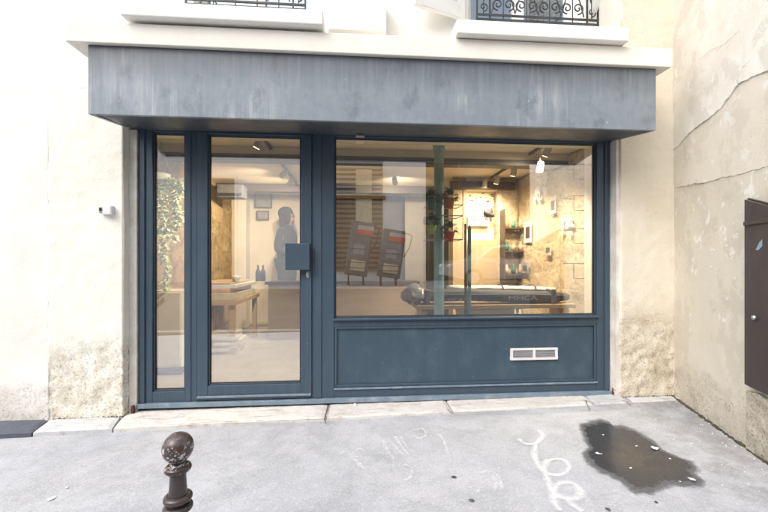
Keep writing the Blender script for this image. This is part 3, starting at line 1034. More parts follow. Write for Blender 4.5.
# ================================================================== BOX AWNING
aw = thing('awning_box', 'long grey blue metal fascia box projecting over the shopfront', 'awning', (0, 0, 2.1))
AX0, AX1, AYF, AYB = -1.765, 2.263, -0.490, YW - 0.003
AZB, AZT = 2.112, 2.573
f_ = MB()
f_.gridbox(AX0, AX1, AYF, AYF + 0.025, AZB, AZT, 0.13, lambda p, n: Vector((0, 0.0035 * noise.noise(Vector((p.x * 1.1, 0, p.z * 2))), 0)))
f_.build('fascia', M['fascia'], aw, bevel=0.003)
for x0, x1 in ((AX0, AX0 + 0.025), (AX1 - 0.025, AX1)):
    e_ = MB()
    e_.prism([(x0, AYF + .0255, AZB + .001), (x0, AYB, 2.165), (x0, AYB, AZT), (x0, AYF + .0255, AZT)], (x1 - x0, 0, 0))
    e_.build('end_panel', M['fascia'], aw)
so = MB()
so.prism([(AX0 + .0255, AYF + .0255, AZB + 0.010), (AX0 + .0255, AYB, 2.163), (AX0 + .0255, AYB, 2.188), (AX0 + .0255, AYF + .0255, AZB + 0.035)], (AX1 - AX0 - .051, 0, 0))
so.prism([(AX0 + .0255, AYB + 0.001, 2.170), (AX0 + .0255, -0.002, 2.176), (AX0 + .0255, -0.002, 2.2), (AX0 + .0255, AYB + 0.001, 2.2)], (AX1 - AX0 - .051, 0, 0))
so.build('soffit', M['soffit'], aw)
cl = MB().box(0.02, 0.09, -0.06, -0.02, 2.150, 2.172)
cl.build('catch', M['steel'], aw, bevel=0.003)

# ================================================================== DOORSTEP STONES
def slab(x0b, x1b, x0f, x1f, yb, mat, label, seed, gap=0.006):
    yf0, yf1 = -0.272 + 0.0213 * x0f, -0.272 + 0.0213 * x1f
    nx, ny = max(4, int((x1b - x0b) / 0.03)), 12
    top = []
    for j in range(ny + 1):
        for i in range(nx + 1):
            s, t = i / nx, j / ny
            xb, xf = x0b + gap + (x1b - x0b - 2 * gap) * s, x0f + gap + (x1f - x0f - 2 * gap) * s
            x = xb + (xf - xb) * t
            yf = yf0 + (yf1 - yf0) * s
            y = yb + (yf - yb) * t
            edge = min(s * (x1b - x0b), (1 - s) * (x1b - x0b), (1 - t) * (yb - yf))
            z = -0.047 + 0.0085 * x + 0.003 * noise.noise(Vector((x * 6, y * 6, seed))) + 0.0025 * noise.noise(Vector((x * 21, y * 21, seed)))
            z -= 0.008 * math.exp(-edge / 0.012)
            if t > 0.999:
                y += 0.007 * noise.noise(Vector((x * 9, seed, 0)))
            top.append((x, y, z))
    w = nx + 1
    m = MB()
    fs = [(j * w + i, j * w + i + 1, (j + 1) * w + i + 1, (j + 1) * w + i) for j in range(ny) for i in range(nx)]
    border = [i for i in range(w)] + [j * w + nx for j in range(1, ny + 1)] + [ny * w + i for i in range(nx - 1, -1, -1)] + [j * w for j in range(ny - 1, 0, -1)]
    low = [(top[i][0], top[i][1], -0.2) for i in border]
    k = len(top)
    nb = len(border)
    fs += [(border[i], k + i, k + (i + 1) % nb, border[(i + 1) % nb]) for i in range(nb)]
    m.add(top + low, fs)
    o = m.build('doorstep_stone', mat, smooth=False)
    return tag(o, label, 'paving stone', 'stones along the foot of the facade')


slab(-3.30, -2.31, -3.26, -2.245, -0.05, M['slab_dark'], 'dark slate coloured kerb stone at the far end of the row by the white wall', 1)
slab(-2.31, -1.80, -2.245, -1.715, -0.05, M['slab_grey'], 'short pale grey stone at the foot of the rough pillar next to the dark one', 2)
slab(-1.80, -0.205, -1.715, -0.215, 0.02, M['slab_light'], 'longest pale doorstep stone, directly below the glass door', 3)
slab(-0.205, 0.780, -0.215, 0.772, 0.02, M['slab_light'], 'pale stone below the riser between the doorstep stone and the cracked one', 4)
slab(0.780, 2.01, 0.772, 1.95, 0.02, M['slab_light'], 'pale stone under the white vent, with a dark open crack at its end', 5)
slab(2.01, 2.33, 1.95, 2.27, 0.00, M['slab_grey'], 'small grey stone at the lower corner of the shopfront beside the stained pillar', 6)
slab(2.33, 2.86, 2.27, 2.74, -0.05, M['slab_grey'], 'last grey stone in the corner where the pillar meets the side wall', 7)


def strip(path, widths, lift_n=(0, 0, 1), name='crack', mat=None, parent=None):
    """flat ribbon along a path of points, with uv.v across it"""
    pts = [Vector(p) for p in path]
    up_ = Vector(lift_n).normalized()
    vs, fs, uvs = [], [], []
    for i, p in enumerate(pts):
        t = (pts[min(len(pts) - 1, i + 1)] - pts[max(0, i - 1)]).normalized()
        s = t.cross(up_).normalized()
        w = widths[i] if isinstance(widths, (list, tuple)) else widths
        vs += [p + s * w / 2, p - s * w / 2]
        uvs += [(i / max(1, len(pts) - 1), 0.0), (i / max(1, len(pts) - 1), 1.0)]
    for i in range(len(pts) - 1):
        fs.append((2 * i, 2 * i + 1, 2 * i + 3, 2 * i + 2))
    me = bpy.data.meshes.new(name)
    me.from_pydata([tuple(p) for p in vs], [], fs)
    ul = me.uv_layers.new(name='UVMap')
    for lp in me.loops:
        ul.data[lp.index].uv = uvs[lp.vertex_index]
    me.materials.append(mat)
    o = bpy.data.objects.new(name, me)
    COL.objects.link(o)
    if parent is not None:
        o.parent = parent
    return o


def smooth_path(pts, n=8):
    out = []
    P = [Vector(p) for p in pts]
    for i in range(len(P) - 1):
        p0, p1, p2, p3 = P[max(0, i - 1)], P[i], P[i + 1], P[min(len(P) - 1, i + 2)]
        for k in range(n):
            t = k / n
            out.append(0.5 * ((2 * p1) + (p2 - p0) * t + (2 * p0 - 5 * p1 + 4 * p2 - p3) * t * t + (3 * p1 - p0 - 3 * p2 + p3) * t ** 3))
    out.append(P[-1])
    return out


def jag(pts, amp, n=10, seed=0):
    out = []
    P = [Vector(p) for p in pts]
    for i in range(len(P) - 1):
        for k in range(n):
            q = P[i].lerp(P[i + 1], k / n)
            out.append(q + Vector((noise.noise(q * 40 + Vector((seed, 0, 0))), noise.noise(q * 40 + Vector((0, seed, 5))), noise.noise(q * 40 + Vector((3, 0, seed))))) * amp)
    out.append(P[-1])
    return out


def slab_top(u, v):
    # on the stones
    c, s = math.cos(TH), math.sin(TH)
    a = (u - 384.0) / F
    dx, dy, dz = s + a * c, c - a * s, -(v - 262.0) / F
    t = (CAMZ + 0.047 - 0.0075) / (0.0085 * dx - dz)
    return Vector((t * dx, -DIST + t * dy, CAMZ + t * dz))


par = [o for o in bpy.data.objects if o.name.startswith('doorstep_stone')]
crk = [[(583, 400), (592, 402), (603, 405)], [(585, 400), (588, 406), (590, 409)], [(447, 409), (452, 413), (480, 412), (505, 411)],
       [(330, 404), (327, 414), (325, 424)], [(622, 400), (628, 402), (631, 405)], [(662, 398), (669, 400), (676, 402)], [(256, 421), (290, 420), (326, 419)],
       [(165, 425), (210, 422), (252, 421)]]
own = [4, 4, 4, 2, 5, 6, 2, 2]
for c, k in zip(crk, own):
    pts = [slab_top(*p) for p in c]
    pts = jag([Vector((p.x, p.y, p.z)) for p in pts], 0.010, 8, k)
    for p in pts:
        p.z = -0.047 + 0.0085 * p.x + 0.0062
    strip(pts, [0.004 + 0.009 * abs(noise.noise(p * 30)) for p in pts], (0, 0, 1), 'crack', M['crack'], par[k])

# rusty stub in the corner of the frame, both ends of the sill
st = MB().gridbox(-1.728, -1.708, -0.060, -0.038, -0.06, 0.0, 0.008, lambda p, n: n * 0.006 * noise.noise(p * 60))
tag(st.build('hinge_stub', M['rust'], smooth=True), 'rusty brown iron stub at the foot of the white trim beside the side pane', 'iron stub', 'rusty stubs')
st = MB().gridbox(2.242, 2.272, -0.070, -0.032, -0.045, 0.030, 0.008, lambda p, n: n * 0.006 * noise.noise(p * 60 + Vector((5, 0, 0))))
tag(st.build('hinge_stub', M['rust'], smooth=True), 'rusty brown iron stub at the foot of the stained pillar by the riser', 'iron stub', 'rusty stubs')
pp = slab_top(355, 402)
tag(MB().ellipsoid((pp.x, -0.055, -0.045), 0.016, 0.014, 0.013, 10, 7, None, 0.4, 2).build('pebble', M['paper'], smooth=True),
    'small white pebble lying on the step below the frame', 'pebble')

# ================================================================== SENSOR BOX ON THE WALL
sb = at(109, 211, YW)
sn = thing('alarm_sensor', 'small white sensor box with a dark lens on the pale wall by the shopfront', 'sensor', (sb.x, YW, sb.z))
MB().box(sb.x - 0.022, sb.x + 0.040, YW - 0.045, YW + 0.004, sb.z - 0.032, sb.z + 0.038).build('housing', M['white_plastic'], sn, bevel=0.006)
MB().box(sb.x - 0.052, sb.x - 0.0225, YW - 0.040, YW - 0.004, sb.z - 0.020, sb.z + 0.026).build('bracket', M['grille_grey'], sn, bevel=0.004)
ln = MB().ellipsoid((sb.x - 0.037, YW - 0.042, sb.z + 0.008), 0.010, 0.006, 0.013, 10, 7)
ln.build('lens', M['ink'], sn, smooth=True)

# ================================================================== SIDE WALL
sw = thing('side_wall', 'beige rendered side wall with cracks and peeling plaster at the shop corner', 'wall', (SW0[0], SW0[1], 0))


def wall_sheet(s0, s1, z0f, z1f, off, thick, name, mat, step=0.03, amp=0.004, seed=0):
    """sheet on the side wall whose lower and upper edges follow functions of s"""
    ns = max(2, int((s1 - s0) / step))
    nz = 60
    vs, fs = [], []
    for i in range(ns + 1):
        s = s0 + (s1 - s0) * i / ns
        a, b_ = z0f(s), z1f(s)
        for k in range(nz + 1):
            z = a + (b_ - a) * k / nz
            d = off + amp * noise.fractal(Vector((s * 2.2, z * 2.2, seed)), 0.9, 2.1, 4)
            vs.append(side(s, z, d))
    w = nz + 1
    fs = [(i * w + k, i * w + k + 1, (i + 1) * w + k + 1, (i + 1) * w + k) for i in range(ns) for k in range(nz)]
    border = [i * w for i in range(ns + 1)] + [ns * w + k for k in range(1, w)] + [i * w + nz for i in range(ns - 1, -1, -1)] + [k for k in range(nz - 1, 0, -1)]
    base = len(vs)
    n3 = Vector((SWN[0], SWN[1], 0))
    vs += [vs[i] - n3 * thick for i in border]
    nb = len(border)
    fs += [(border[i], border[(i + 1) % nb], base + (i + 1) % nb, base + i) for i in range(nb)]
    m = MB().add(vs, fs)
    return m.build(name, mat, sw, smooth=False)


def px_edge(pts, seed, amp=0.012):
    sz = sorted(side_px(u, v) for u, v in pts)

    def f(s):
        if s <= sz[0][0]:
            z = sz[0][1]
        elif s >= sz[-1][0]:
            z = sz[-1][1] + (s - sz[-1][0]) * 0.25
        else:
            z = sz[-1][1]
            for (a, za), (b_, zb) in zip(sz, sz[1:]):
                if a <= s <= b_:
                    z = za + (zb - za) * (s - a) / (b_ - a)
                    break
        return z + amp * noise.fractal(Vector((s * 14, seed, 0)), 0.8, 2.2, 5)
    return f


edgeA = px_edge([(676, 148), (690, 132), (703, 122), (716, 112), (728, 98), (737, 85), (748, 78), (768, 70)], 1)
edgeB = px_edge([(680, 186), (705, 182), (720, 178), (735, 175), (748, 171), (768, 166)], 5, 0.010)
S_END = 1.50
wall_sheet(-0.3, S_END, lambda s: -0.3, lambda s: edgeB(s) + 0.15, -0.012, 2.2, 'wall_base', M['beige_plaster'], 0.04, 0.006, 2)
wall_sheet(0.0, S_END, edgeB, lambda s: edgeA(s) + 0.10, -0.0075, 2.1, 'render_coat', M['pale_render'], 0.012, 0.004, 4)
wall_sheet(0.0, S_END, edgeA, lambda s: 8.0, -0.002, 2.15, 'render_coat', M['side_upper'], 0.012, 0.003, 6)
# dark cracks under the lifted edges
for ed, s0, s1, w_, off in ((edgeB, 0.33, 1.45, 0.006, -0.009), (edgeA, 0.10, 1.45, 0.004, -0.0035)):
    pts = [side(s0 + (s1 - s0) * i / 120, ed(s0 + (s1 - s0) * i / 120) - 0.003, off + 0.0075) for i in range(121)]
    strip(pts, [w_ * max(0.02, 0.15 + 1.4 * noise.noise(Vector((i * 0.21, w_ * 900, 0)))) for i in range(121)], (SWN[0], SWN[1], 0), 'crack', M['crack'], sw).matrix_parent_inverse = Matrix.Translation(sw.location).inverted()
for path in ([(748, 395), (750, 404), (747, 412), (751, 424), (748, 432), (751, 444)], [(752, 60), (745, 66), (738, 80), (742, 92)], [(741, 30), (730, 40), (716, 52)], [(700, 60), (712, 50), (726, 44)]):
    pts = []
    for (u0, v0), (u1, v1) in zip(path, path[1:]):
        for k in range(10):
            u, v = u0 + (u1 - u0) * k / 10, v0 + (v1 - v0) * k / 10
            s, z = side_px(u, v)
            pts.append(side(s + 0.006 * noise.noise(Vector((u, v, 1))), z + 0.006 * noise.noise(Vector((u, v, 7))), 0.0075))
    strip(pts, [0.0008 + 0.0032 * abs(noise.noise(p * 25)) for p in pts], (SWN[0], SWN[1], 0), 'crack', M['crack'], sw).matrix_parent_inverse = Matrix.Translation(sw.location).inverted()
# broken foot of the wall below the cabinet
s_a, _z = side_px(749, 440)
wall_sheet(s_a, S_END, lambda s: -0.15, lambda s: 0.33 + 0.05 * noise.noise(Vector((s * 7, 2, 0))), 0.010, 0.2, 'exposed_rubble', M['rubble'], 0.02, 0.03, 8)
# flakes of old white paint on the wall
fk = MB()
for _ in range(45):
    if random.random() < 0.6:
        u, v = random.gauss(722, 22), random.gauss(235, 28)
    else:
        u, v = random.uniform(680, 752), random.uniform(195, 340)
    if not (680 < u < 752) or v < 190:
        continue
    s, z = side_px(u, v)
    r0 = random.uniform(0.003, 0.011)
    n = 7
    fk.add([side(s + r0 * random.uniform(.5, 1.1) * math.cos(2 * math.pi * i / n), z + r0 * random.uniform(.4, 1.2) * math.sin(2 * math.pi * i / n), 0.0015 - 0.0) for i in range(n)], [tuple(range(n))])
fo = fk.build('paint_flakes', M['paper'], sw)
fo['kind'] = 'stuff'
# dark gap with dirt where wall meets pavement
ds = MB()
for i in range(150):
    s = -0.02 + i * 0.014
    p = side(s, 0, 0.012)
    r0 = random.uniform(0.006, 0.018)
    ds.ellipsoid((p.x, p.y, gz(p.x) + 0.002), r0, r0, r0 * 0.5, 6, 4, None, 0.5, i)
for x in [XL - 0.5 + i * 0.02 for i in range(26)] + [XR + 0.02 + i * 0.02 for i in range(24)]:
    r0 = random.uniform(0.004, 0.010)
    ds.ellipsoid((x, YW - 0.004 + random.uniform(-.006, .004), -0.047 + 0.0085 * x + 0.001), r0, r0, r0 * 0.5, 6, 4, None, 0.5, x * 10)
tag(ds.build('dirt', M['wet_moss'], smooth=True), 'dark dirt gathered along the foot of the walls', 'dirt', None, 'stuff')

# metal cabinet on the side wall
s0, zt0 = side_px(752, 199)
s1 = s0 + 0.46
cabz1, cabz0 = zt0 + 0.01, 0.374
cb = thing('metal_cabinet', 'dark purple brown metal cabinet door on the beige side wall', 'cabinet', tuple(side(s0, cabz0)))


def side_box(sa, sb_, za, zb, oa, ob, zb2=None):
    m = MB()
    zb2 = zb if zb2 is None else zb2
    vs = []
    for o in (oa, ob):
        vs += [side(sa, za, o), side(sb_, za, o), side(sb_, zb2, o), side(sa, zb, o)]
    return m.add(vs, [(0, 1, 2, 3), (7, 6, 5, 4), (0, 4, 5, 1), (1, 5, 6, 2), (2, 6, 7, 3), (3, 7, 4, 0)])


side_box(s0 - 0.012, s1 + 0.012, cabz0 - 0.012, cabz1 + 0.0, 0.003, 0.018, cabz1 - 0.16).build('frame', M['cabinet_paint'], cb, bevel=0.003)
cdo = side_box(s0, s1, cabz0, cabz1 - 0.012, 0.0185, 0.040, cabz1 - 0.172).build('door', M['cabinet_paint'], cb, bevel=0.003)
sh, zh = side_px(757, 223)
side_box(s0 + 0.01, s1 - 0.02, zh - 0.012, zh + 0.012, 0.0405, 0.052).build('hinge_bar', M['cabinet_paint'], cdo, bevel=0.003)
sk, zk = side_px(765, 318)
kn = MB().ellipsoid(side(sk, zk, 0.052), 0.015, 0.015, 0.015, 10, 7)
kn.build('knob', M['steel'], cdo, smooth=True)
stp = []
for u, v in ((764, 250), (768, 242), (771, 239), (771, 246), (767, 250)):
    s, z = side_px(u, v)
    stp.append(side(s, z, 0.0412))
MB().add(stp, [tuple(range(len(stp)))]).build('sticker', M['sticker_blue'], cdo)

# ================================================================== PAVEMENT MARKS, PUDDLE, LITTER
pud = [(280, 90), (300, 80), (340, 72), (375, 75), (395, 90), (430, 92), (470, 105), (510, 130), (545, 155), (575, 180), (620, 200), (660, 215),
       (685, 240), (690, 265), (708, 290), (700, 305), (670, 305), (630, 300), (590, 300), (560, 320), (510, 333), (470, 328), (440, 305), (410, 285),
       (370, 265), (330, 245), (305, 215), (295, 190), (305, 170), (295, 145), (285, 120)]
pp = [ground(500 + a / 3.49, 400 + b_ / 3.49, 0.0) for a, b_ in pud]
pc = smooth_path(pp + [pp[0]], 7)[:-1]
ctr = sum(pc, Vector()) / len(pc)
ring = []
for p in pc:
    d = (p - ctr)
    k = 1.07 + 0.05 * noise.fractal(p * 12, 0.8, 2.1, 4)
    q = ctr + d * k
    ring.append(q)
vs = [ctr] + ring
m = MB()
NR = 8
vs, fs = [], []
for r in range(NR + 1):
    for q in ring:
        p = ctr.lerp(q, (r + 0.02) / (NR + 0.02))
        vs.append((p.x, p.y, gz(p.x) + 0.0065))
n = len(ring)
for r in range(NR):
    for i in range(n):
        fs.append((r * n + i, r * n + (i + 1) % n, (r + 1) * n + (i + 1) % n, (r + 1) * n + i))
fs.append(tuple(range(n)))
m.add(vs, fs)
po = m.build('puddle', M['puddle'], smooth=True)
ul = po.data.uv_layers.new(name='UVMap')
assert len(po.data.vertices) == (NR + 1) * n
for lp_ in po.data.loops:
    ul.data[lp_.index].uv = ((lp_.vertex_index // n) / NR, 0.5)
tag(po, 'dark shallow puddle on the grey pavement near the side wall', 'puddle')
PUD = [(p.x, p.y) for p in ring]


def mark(strokes, width, name, mat, label, cat='paint mark', lift=0.006, group=None):
    vs, fs, uvs = [], [], []
    for st_ in strokes:
        pts = smooth_path([ground(u, v, 0.0) for u, v in st_], 8)
        for p in pts:
            p.z = gz(p.x) + lift
        o = len(vs)
        for i, p in enumerate(pts):
            t = (pts[min(len(pts) - 1, i + 1)] - pts[max(0, i - 1)]).normalized()
            s = Vector((t.y, -t.x, 0)).normalized()
            w = width * (0.75 + 0.5 * noise.noise(p * 9))
            vs += [p + s * w / 2, p - s * w / 2]
            uvs += [(i * 0.1, 0.0), (i * 0.1, 1.0)]
        for i in range(len(pts) - 1):
            fs.append((o + 2 * i, o + 2 * i + 1, o + 2 * i + 3, o + 2 * i + 2))
        lift += 0.0006
    me = bpy.data.meshes.new(name)
    me.from_pydata([tuple(p) for p in vs], [], fs)
    ul = me.uv_layers.new(name='UVMap')
    for lp in me.loops:
        ul.data[lp.index].uv = uvs[lp.vertex_index]
    me.materials.append(mat)
    o = bpy.data.objects.new(name, me)
    COL.objects.link(o)
    return tag(o, label, cat, group)


mark([[(519, 440), (524, 444), (533, 445), (541, 442), (543, 436), (538, 431)],
      [(541, 438), (536, 446), (535, 458), (541, 470), (553, 476), (564, 475), (569, 468), (563, 461), (551, 461), (544, 468), (548, 482)],
      [(548, 480), (552, 492), (562, 499), (575, 500), (581, 494), (575, 486), (563, 484), (555, 490), (554, 502), (560, 512)],
      [(565, 500), (575, 508), (583, 513)]],
     0.066, 'spray_scribble', M['spray'], 'white looping spray paint scribble on the pavement beside the puddle')
mark([[(339, 456), (346, 452), (352, 458), (360, 468)], [(352, 452), (358, 462), (364, 470)], [(366, 452), (358, 450), (352, 455)],
      [(382, 441), (388, 452), (394, 460)], [(388, 438), (396, 449), (404, 457)], [(396, 438), (402, 448), (408, 456)], [(400, 438), (408, 450)],
      [(414, 432), (422, 430), (426, 436), (420, 440), (414, 437)], [(404, 466), (411, 470), (411, 478), (405, 482)], [(440, 436), (446, 448), (448, 456)]],
     0.030, 'chalk_scribble', M['chalk'], 'faint worn chalk strokes on the pavement below the riser')
mark([[(480, 474), (486, 472), (494, 474), (500, 480), (502, 490)], [(492, 476), (496, 484), (494, 492)], [(478, 494), (479, 488)], [(497, 468), (500, 470)]],
     0.032, 'chalk_scribble', M['chalk'], 'faint curved chalk mark on the pavement, the one between the gum spots and the scribble')


def spot(u, v, r0, mat, name, label, cat, group=None, h=0.003):
    p = ground(u, v)
    m = MB()
    n = 11
    ring = [(p.x + r0 * (1 + .35 * random.uniform(-1, 1)) * math.cos(2 * math.pi * i / n), p.y + r0 * (1 + .35 * random.uniform(-1, 1)) * math.sin(2 * math.pi * i / n), gz(p.x) + 0.004) for i in range(n)]
    m.add(ring + [(p.x, p.y, gz(p.x) + 0.004 + h)], [(i, (i + 1) % n, n) for i in range(n)])
    return tag(m.build(name, mat), label, cat, group)


for u, v, r0, lab in ((454, 478, 0.012, 'dark gum spot on the pavement just left of the curved chalk mark'),
                      (471.5, 501, 0.013, 'dark gum spot on the pavement directly below the curved chalk mark'),
                      (608, 510, 0.013, 'dark gum spot at the near edge of the pavement below the puddle'),
                      (656, 503, 0.010, 'small dark gum spot on the pavement under the tip of the puddle')):
    spot(u, v, r0, M['gum'], 'gum_spot', lab, 'gum spot', 'gum spots on the pavement')
spot(52, 499, 0.016, M['paper'], 'paper_scrap', 'flat white paper scrap on the pavement between the bollard and the dark kerb stone', 'paper scrap', 'paper scraps on the ground')
spot(67, 488, 0.008, M['paper'], 'paper_scrap', 'tiny white scrap just above the flat paper scrap near the dark kerb stone', 'paper scrap', 'paper scraps on the ground')
for a, b_, s, lab in ((346, 194, .022, 'white paper scrap near the rim of the puddle on its street side'), (542, 175, .026, 'largest white paper scrap, in the brown middle of the puddle'),
                      (670, 283, .022, 'white paper scrap at the pointed end of the puddle'), (476, 166, .010, 'tiny white scrap in the middle of the puddle beside the largest one'),
                      (360, 126, .008, 'tiny white scrap in the puddle near its facade end'), (594, 210, .009, 'tiny white scrap in the puddle toward the side wall'),
                      (457, 243, .010, 'tiny white scrap alone in the dark lower half of the puddle'), (628, 290, .008, 'tiny white scrap by the lower rim of the puddle next to the pointed end')):
    u, v = 500 + a / 3.49, 400 + b_ / 3.49
    p = ground(u, v)
    n = 8
    m = MB()
    z = gz(p.x) + 0.008
    ring = [(p.x + s * random.uniform(.5, 1.2) * math.cos(2 * math.pi * i / n), p.y + s * random.uniform(.35, 1.1) * math.sin(2 * math.pi * i / n), z + random.uniform(0, s * 0.3)) for i in range(n)]
    m.add(ring + [(p.x, p.y, z + s * 0.15)], [(i, (i + 1) % n, n) for i in range(n)])
    tag(m.build('paper_scrap', M['paper']), lab, 'paper scrap', 'paper scraps on the ground')
# fine plaster crumbs along the side wall
cr = MB()
for i in range(110):
    s = random.uniform(0, 1.5)
    o = abs(random.gauss(0, 0.35)) + 0.01
    p = side(s, 0, o)
    r0 = random.uniform(0.001, 0.0045)
    cr.ellipsoid((p.x, p.y, gz(p.x) + r0 * 0.3 + 0.002), r0 * 1.3, r0, r0 * 0.6, 5, 3, Matrix.Rotation(random.uniform(0, 6), 3, 'Z'))
tag(cr.build('rubble_crumbs', M['paper']), 'fine white plaster crumbs scattered on the pavement by the side wall', 'crumbs', None, 'stuff')

# ================================================================== BOLLARD
bc = at(178, 447.5, -1.824)
bz = bc.z
gb = gz(bc.x)
bo = thing('bollard', 'chipped dark brown cast iron bollard with a ball head on the pavement', 'bollard', (bc.x, bc.y, gb))
zr = lambda v: CAMZ - (v - 262.0) / F * 1.324
px = 1.324 / F
ball = [(max(0.001, 0.0500 * math.cos(a)), bz + 0.0515 * math.sin(a)) for a in [R(-62 + 152 * i / 18) for i in range(19)]]
MB().lathe(ball, (bc.x, bc.y, 0), 36).build('head', M['bollard'], bo, smooth=True)


def torus_prof(r, rr, zc, n=8):
    return [(r + rr * math.cos(R(-90 + 180 * i / n)), zc + rr * math.sin(R(-90 + 180 * i / n))) for i in range(n + 1)]


shaft = [(0.034, gb - 0.05), (0.052, gb - 0.05), (0.052, gb + 0.10), (0.046, gb + 0.115), (0.046, gb + 0.16), (0.038, gb + 0.18), (0.033, 0.20), (0.031, zr(505)),
         (0.030, zr(493)), (0.0275, zr(485)), (0.026, zr(476)), (0.027, zr(470)), (0.024, zr(462))]
MB().lathe(shaft, (bc.x, bc.y, 0), 32).build('shaft', M['bollard'], bo, smooth=True)
for zc, r, rr in ((zr(468), 0.032, 0.0115), (zr(497.5), 0.0345, 0.012), (zr(507), 0.036, 0.012)):
    MB().lathe([(0.015, zc - rr)] + torus_prof(r, rr, zc) + [(0.015, zc + rr)], (bc.x, bc.y, 0), 32).build('collar', M['bollard'], bo, smooth=True)

# ================================================================== SHOP INTERIOR
CZ = 2.31
IXL, IXR, IYB = -2.05, 2.34, 3.7
struct(MB().box(IXL - 0.2, IXR + 0.2, 0.10, IYB + 0.2, -0.12, -0.002).build('shop_floor', M['shop_floor']))
struct(MB().box(IXL - 0.2, IXR + 0.2, 0.262, IYB + 0.2, CZ, CZ + 0.15).build('ceiling', M['shop_ceiling']))
struct(MB().box(XL, XR, 0.0765, 0.262, 2.215, 2.45).build('lintel', M['shop_ceiling']))


def lumpy(seed, a=0.02):
    return lambda p, n: n * a * noise.fractal(p * 4.5 + Vector((seed, 0, 0)), 0.9, 2.1, 4)


struct(MB().gridbox(IXL - 0.15, IXL, 0.262, IYB, 0.0, CZ, 0.06, lumpy(2)).build('wall_left', M['ashlar_y'], smooth=True))
struct(MB().gridbox(IXR, IXR + 0.15, 0.42, IYB, 0.0, CZ, 0.05, lumpy(5, 0.018)).build('wall_right', M['shop_stone_y'], smooth=True))
struct(MB().box(2.272, IXR + 0.1, 0.2615, 0.42, 0.0, CZ).build('jamb', M['shop_plaster']))
struct(MB().gridbox(IXL, -0.42, IYB, IYB + 0.15, 0.0, CZ, 0.08, lumpy(8, 0.012)).build('wall_back', M['shop_plaster'], smooth=True))
struct(MB().gridbox(0.93, 1.32, IYB - 0.008, IYB + 0.15, 0.0, CZ, 0.08, lumpy(8, 0.008)).build('wall_back', M['shop_plaster'], smooth=True))  # rear wall kept pale here to brighten the pane in front
struct(MB().gridbox(1.32, IXR, IYB - 0.01, IYB + 0.15, 0.0, CZ, 0.08, lumpy(8, 0.008)).build('wall_back', M['darkened_rear'], smooth=True))
struct(MB().gridbox(-0.42, 0.93, IYB - 0.01, IYB + 0.15, 0.0, CZ, 0.08, lumpy(8, 0.008)).build('wall_back', M['darkened_rear'], smooth=True))  # rear wall coloured dark so the mirrored street shows in the pane
# pier and lit recess at the rear of the window side
yb2 = 2.07
xa, xb = at(453, 0, yb2).x, at(466, 0, yb2).x
xc, xd = at(498, 0, yb2).x, at(514, 0, yb2).x
struct(MB().box(xa, xb, yb2, yb2 + 0.25, 0, CZ).build('pier', M['panel_wood']))
struct(MB().gridbox(xc, IXR, yb2, yb2 + 0.25, 0, CZ, 0.06, lumpy(4, 0.01)).build('partition', M['shop_stone_x'], smooth=True))
zn1 = at(480, 190, yb2).z
struct(MB().box(xa - 0.05, xd, yb2 - 0.06, yb2 - 0.001, zn1, zn1 + 0.11).build('beam', M['old_wood'], bevel=0.008))
struct(MB().box(xb, xc, yb2 + 0.0, yb2 + 0.25, zn1 + 0.0, CZ).build('lintel', M['shop_plaster']))
struct(MB().box(IXL, IXR, 0.82, 0.97, 2.165, 2.232).build('ceiling_beam', M['beam_steel'], bevel=0.006))
struct(MB().box(IXL, IXR, 0.835, 0.955, 2.233, CZ - 0.002).build('ceiling_casing', M['shop_ceiling']))
struct(MB().box(IXL, xa, 2.72, 2.86, 2.19, CZ - 0.002).build('ceiling_beam', M['old_wood'], bevel=0.006))
# pale corner pier of the left wall
struct(MB().box(IXL, at(246, 0, 3.45).x, 3.45, IYB - 0.001, 0, CZ).build('pier', M['shop_plaster'], bevel=0.01))

# cupboard door closing the lower recess, lit display board above it
lit = thing('display_board', 'brightly lit cream display board in the recess above the wooden panel', 'display board', (xb, yb2 + 0.2, 1.3))
zb0 = at(480, 244, yb2).z
MB().box(xb + 0.002, xc - 0.002, yb2 + 0.16, yb2 + 0.2, zb0, zn1 - 0.002).build('board', M['lightbox'], lit)
pg = MB()
for i in range(22):
    u, v = 483 + 13 * math.sin(i * 2.4), 194 + i * 0.95
    p = at(u, v, yb2 + 0.157)
    w = random.uniform(0.008, 0.04)
    pg.prism([(p.x - w, p.y, p.z - .006), (p.x + w, p.y, p.z + random.uniform(-.01, .01)), (p.x + w * .6, p.y, p.z + .02), (p.x - w * .5, p.y, p.z + .013)], (0, -0.004, 0))
pg.build('print_lettering', M['old_wood'], lit)
p1, p2 = at(468, 213, yb2 + 0.1), at(489, 226, yb2 + 0.1)
sg = thing('white_placard', 'white placard with black scrawl standing on the wooden panel in the shop', 'placard', (p1.x, p1.y, p2.z))
MB().box(p1.x, p2.x, yb2 + 0.09, yb2 + 0.10, p2.z, p1.z).build('card', M['paper'], sg)
ik = MB()
for i in range(9):
    x = p1.x + 0.02 + i * (p2.x - p1.x - 0.04) / 9
    ik.tube(smooth_path([(x, yb2 + 0.087, p2.z + .03 + random.uniform(0, .05)), (x + .01, yb2 + 0.087, p1.z - .03), (x + .03, yb2 + 0.087, p2.z + .06), (x + .02, yb2 + 0.087, p2.z + .03)], 5), 0.004, 5)
ik.build('lettering', M['ink'], sg)
hp = at(489, 214, yb2 + 0.06)
ht = MB().ellipsoid((hp.x, hp.y, hp.z), 0.09, 0.05, 0.035, 14, 7, Matrix.Rotation(R(25), 3, 'Y'))
ht.ellipsoid((hp.x + .01, hp.y, hp.z + 0.03), 0.05, 0.045, 0.05, 12, 7)
tag(ht.build('black_cap', M['black_fabric'], smooth=True), 'black cap resting against the white placard in the recess', 'cap')
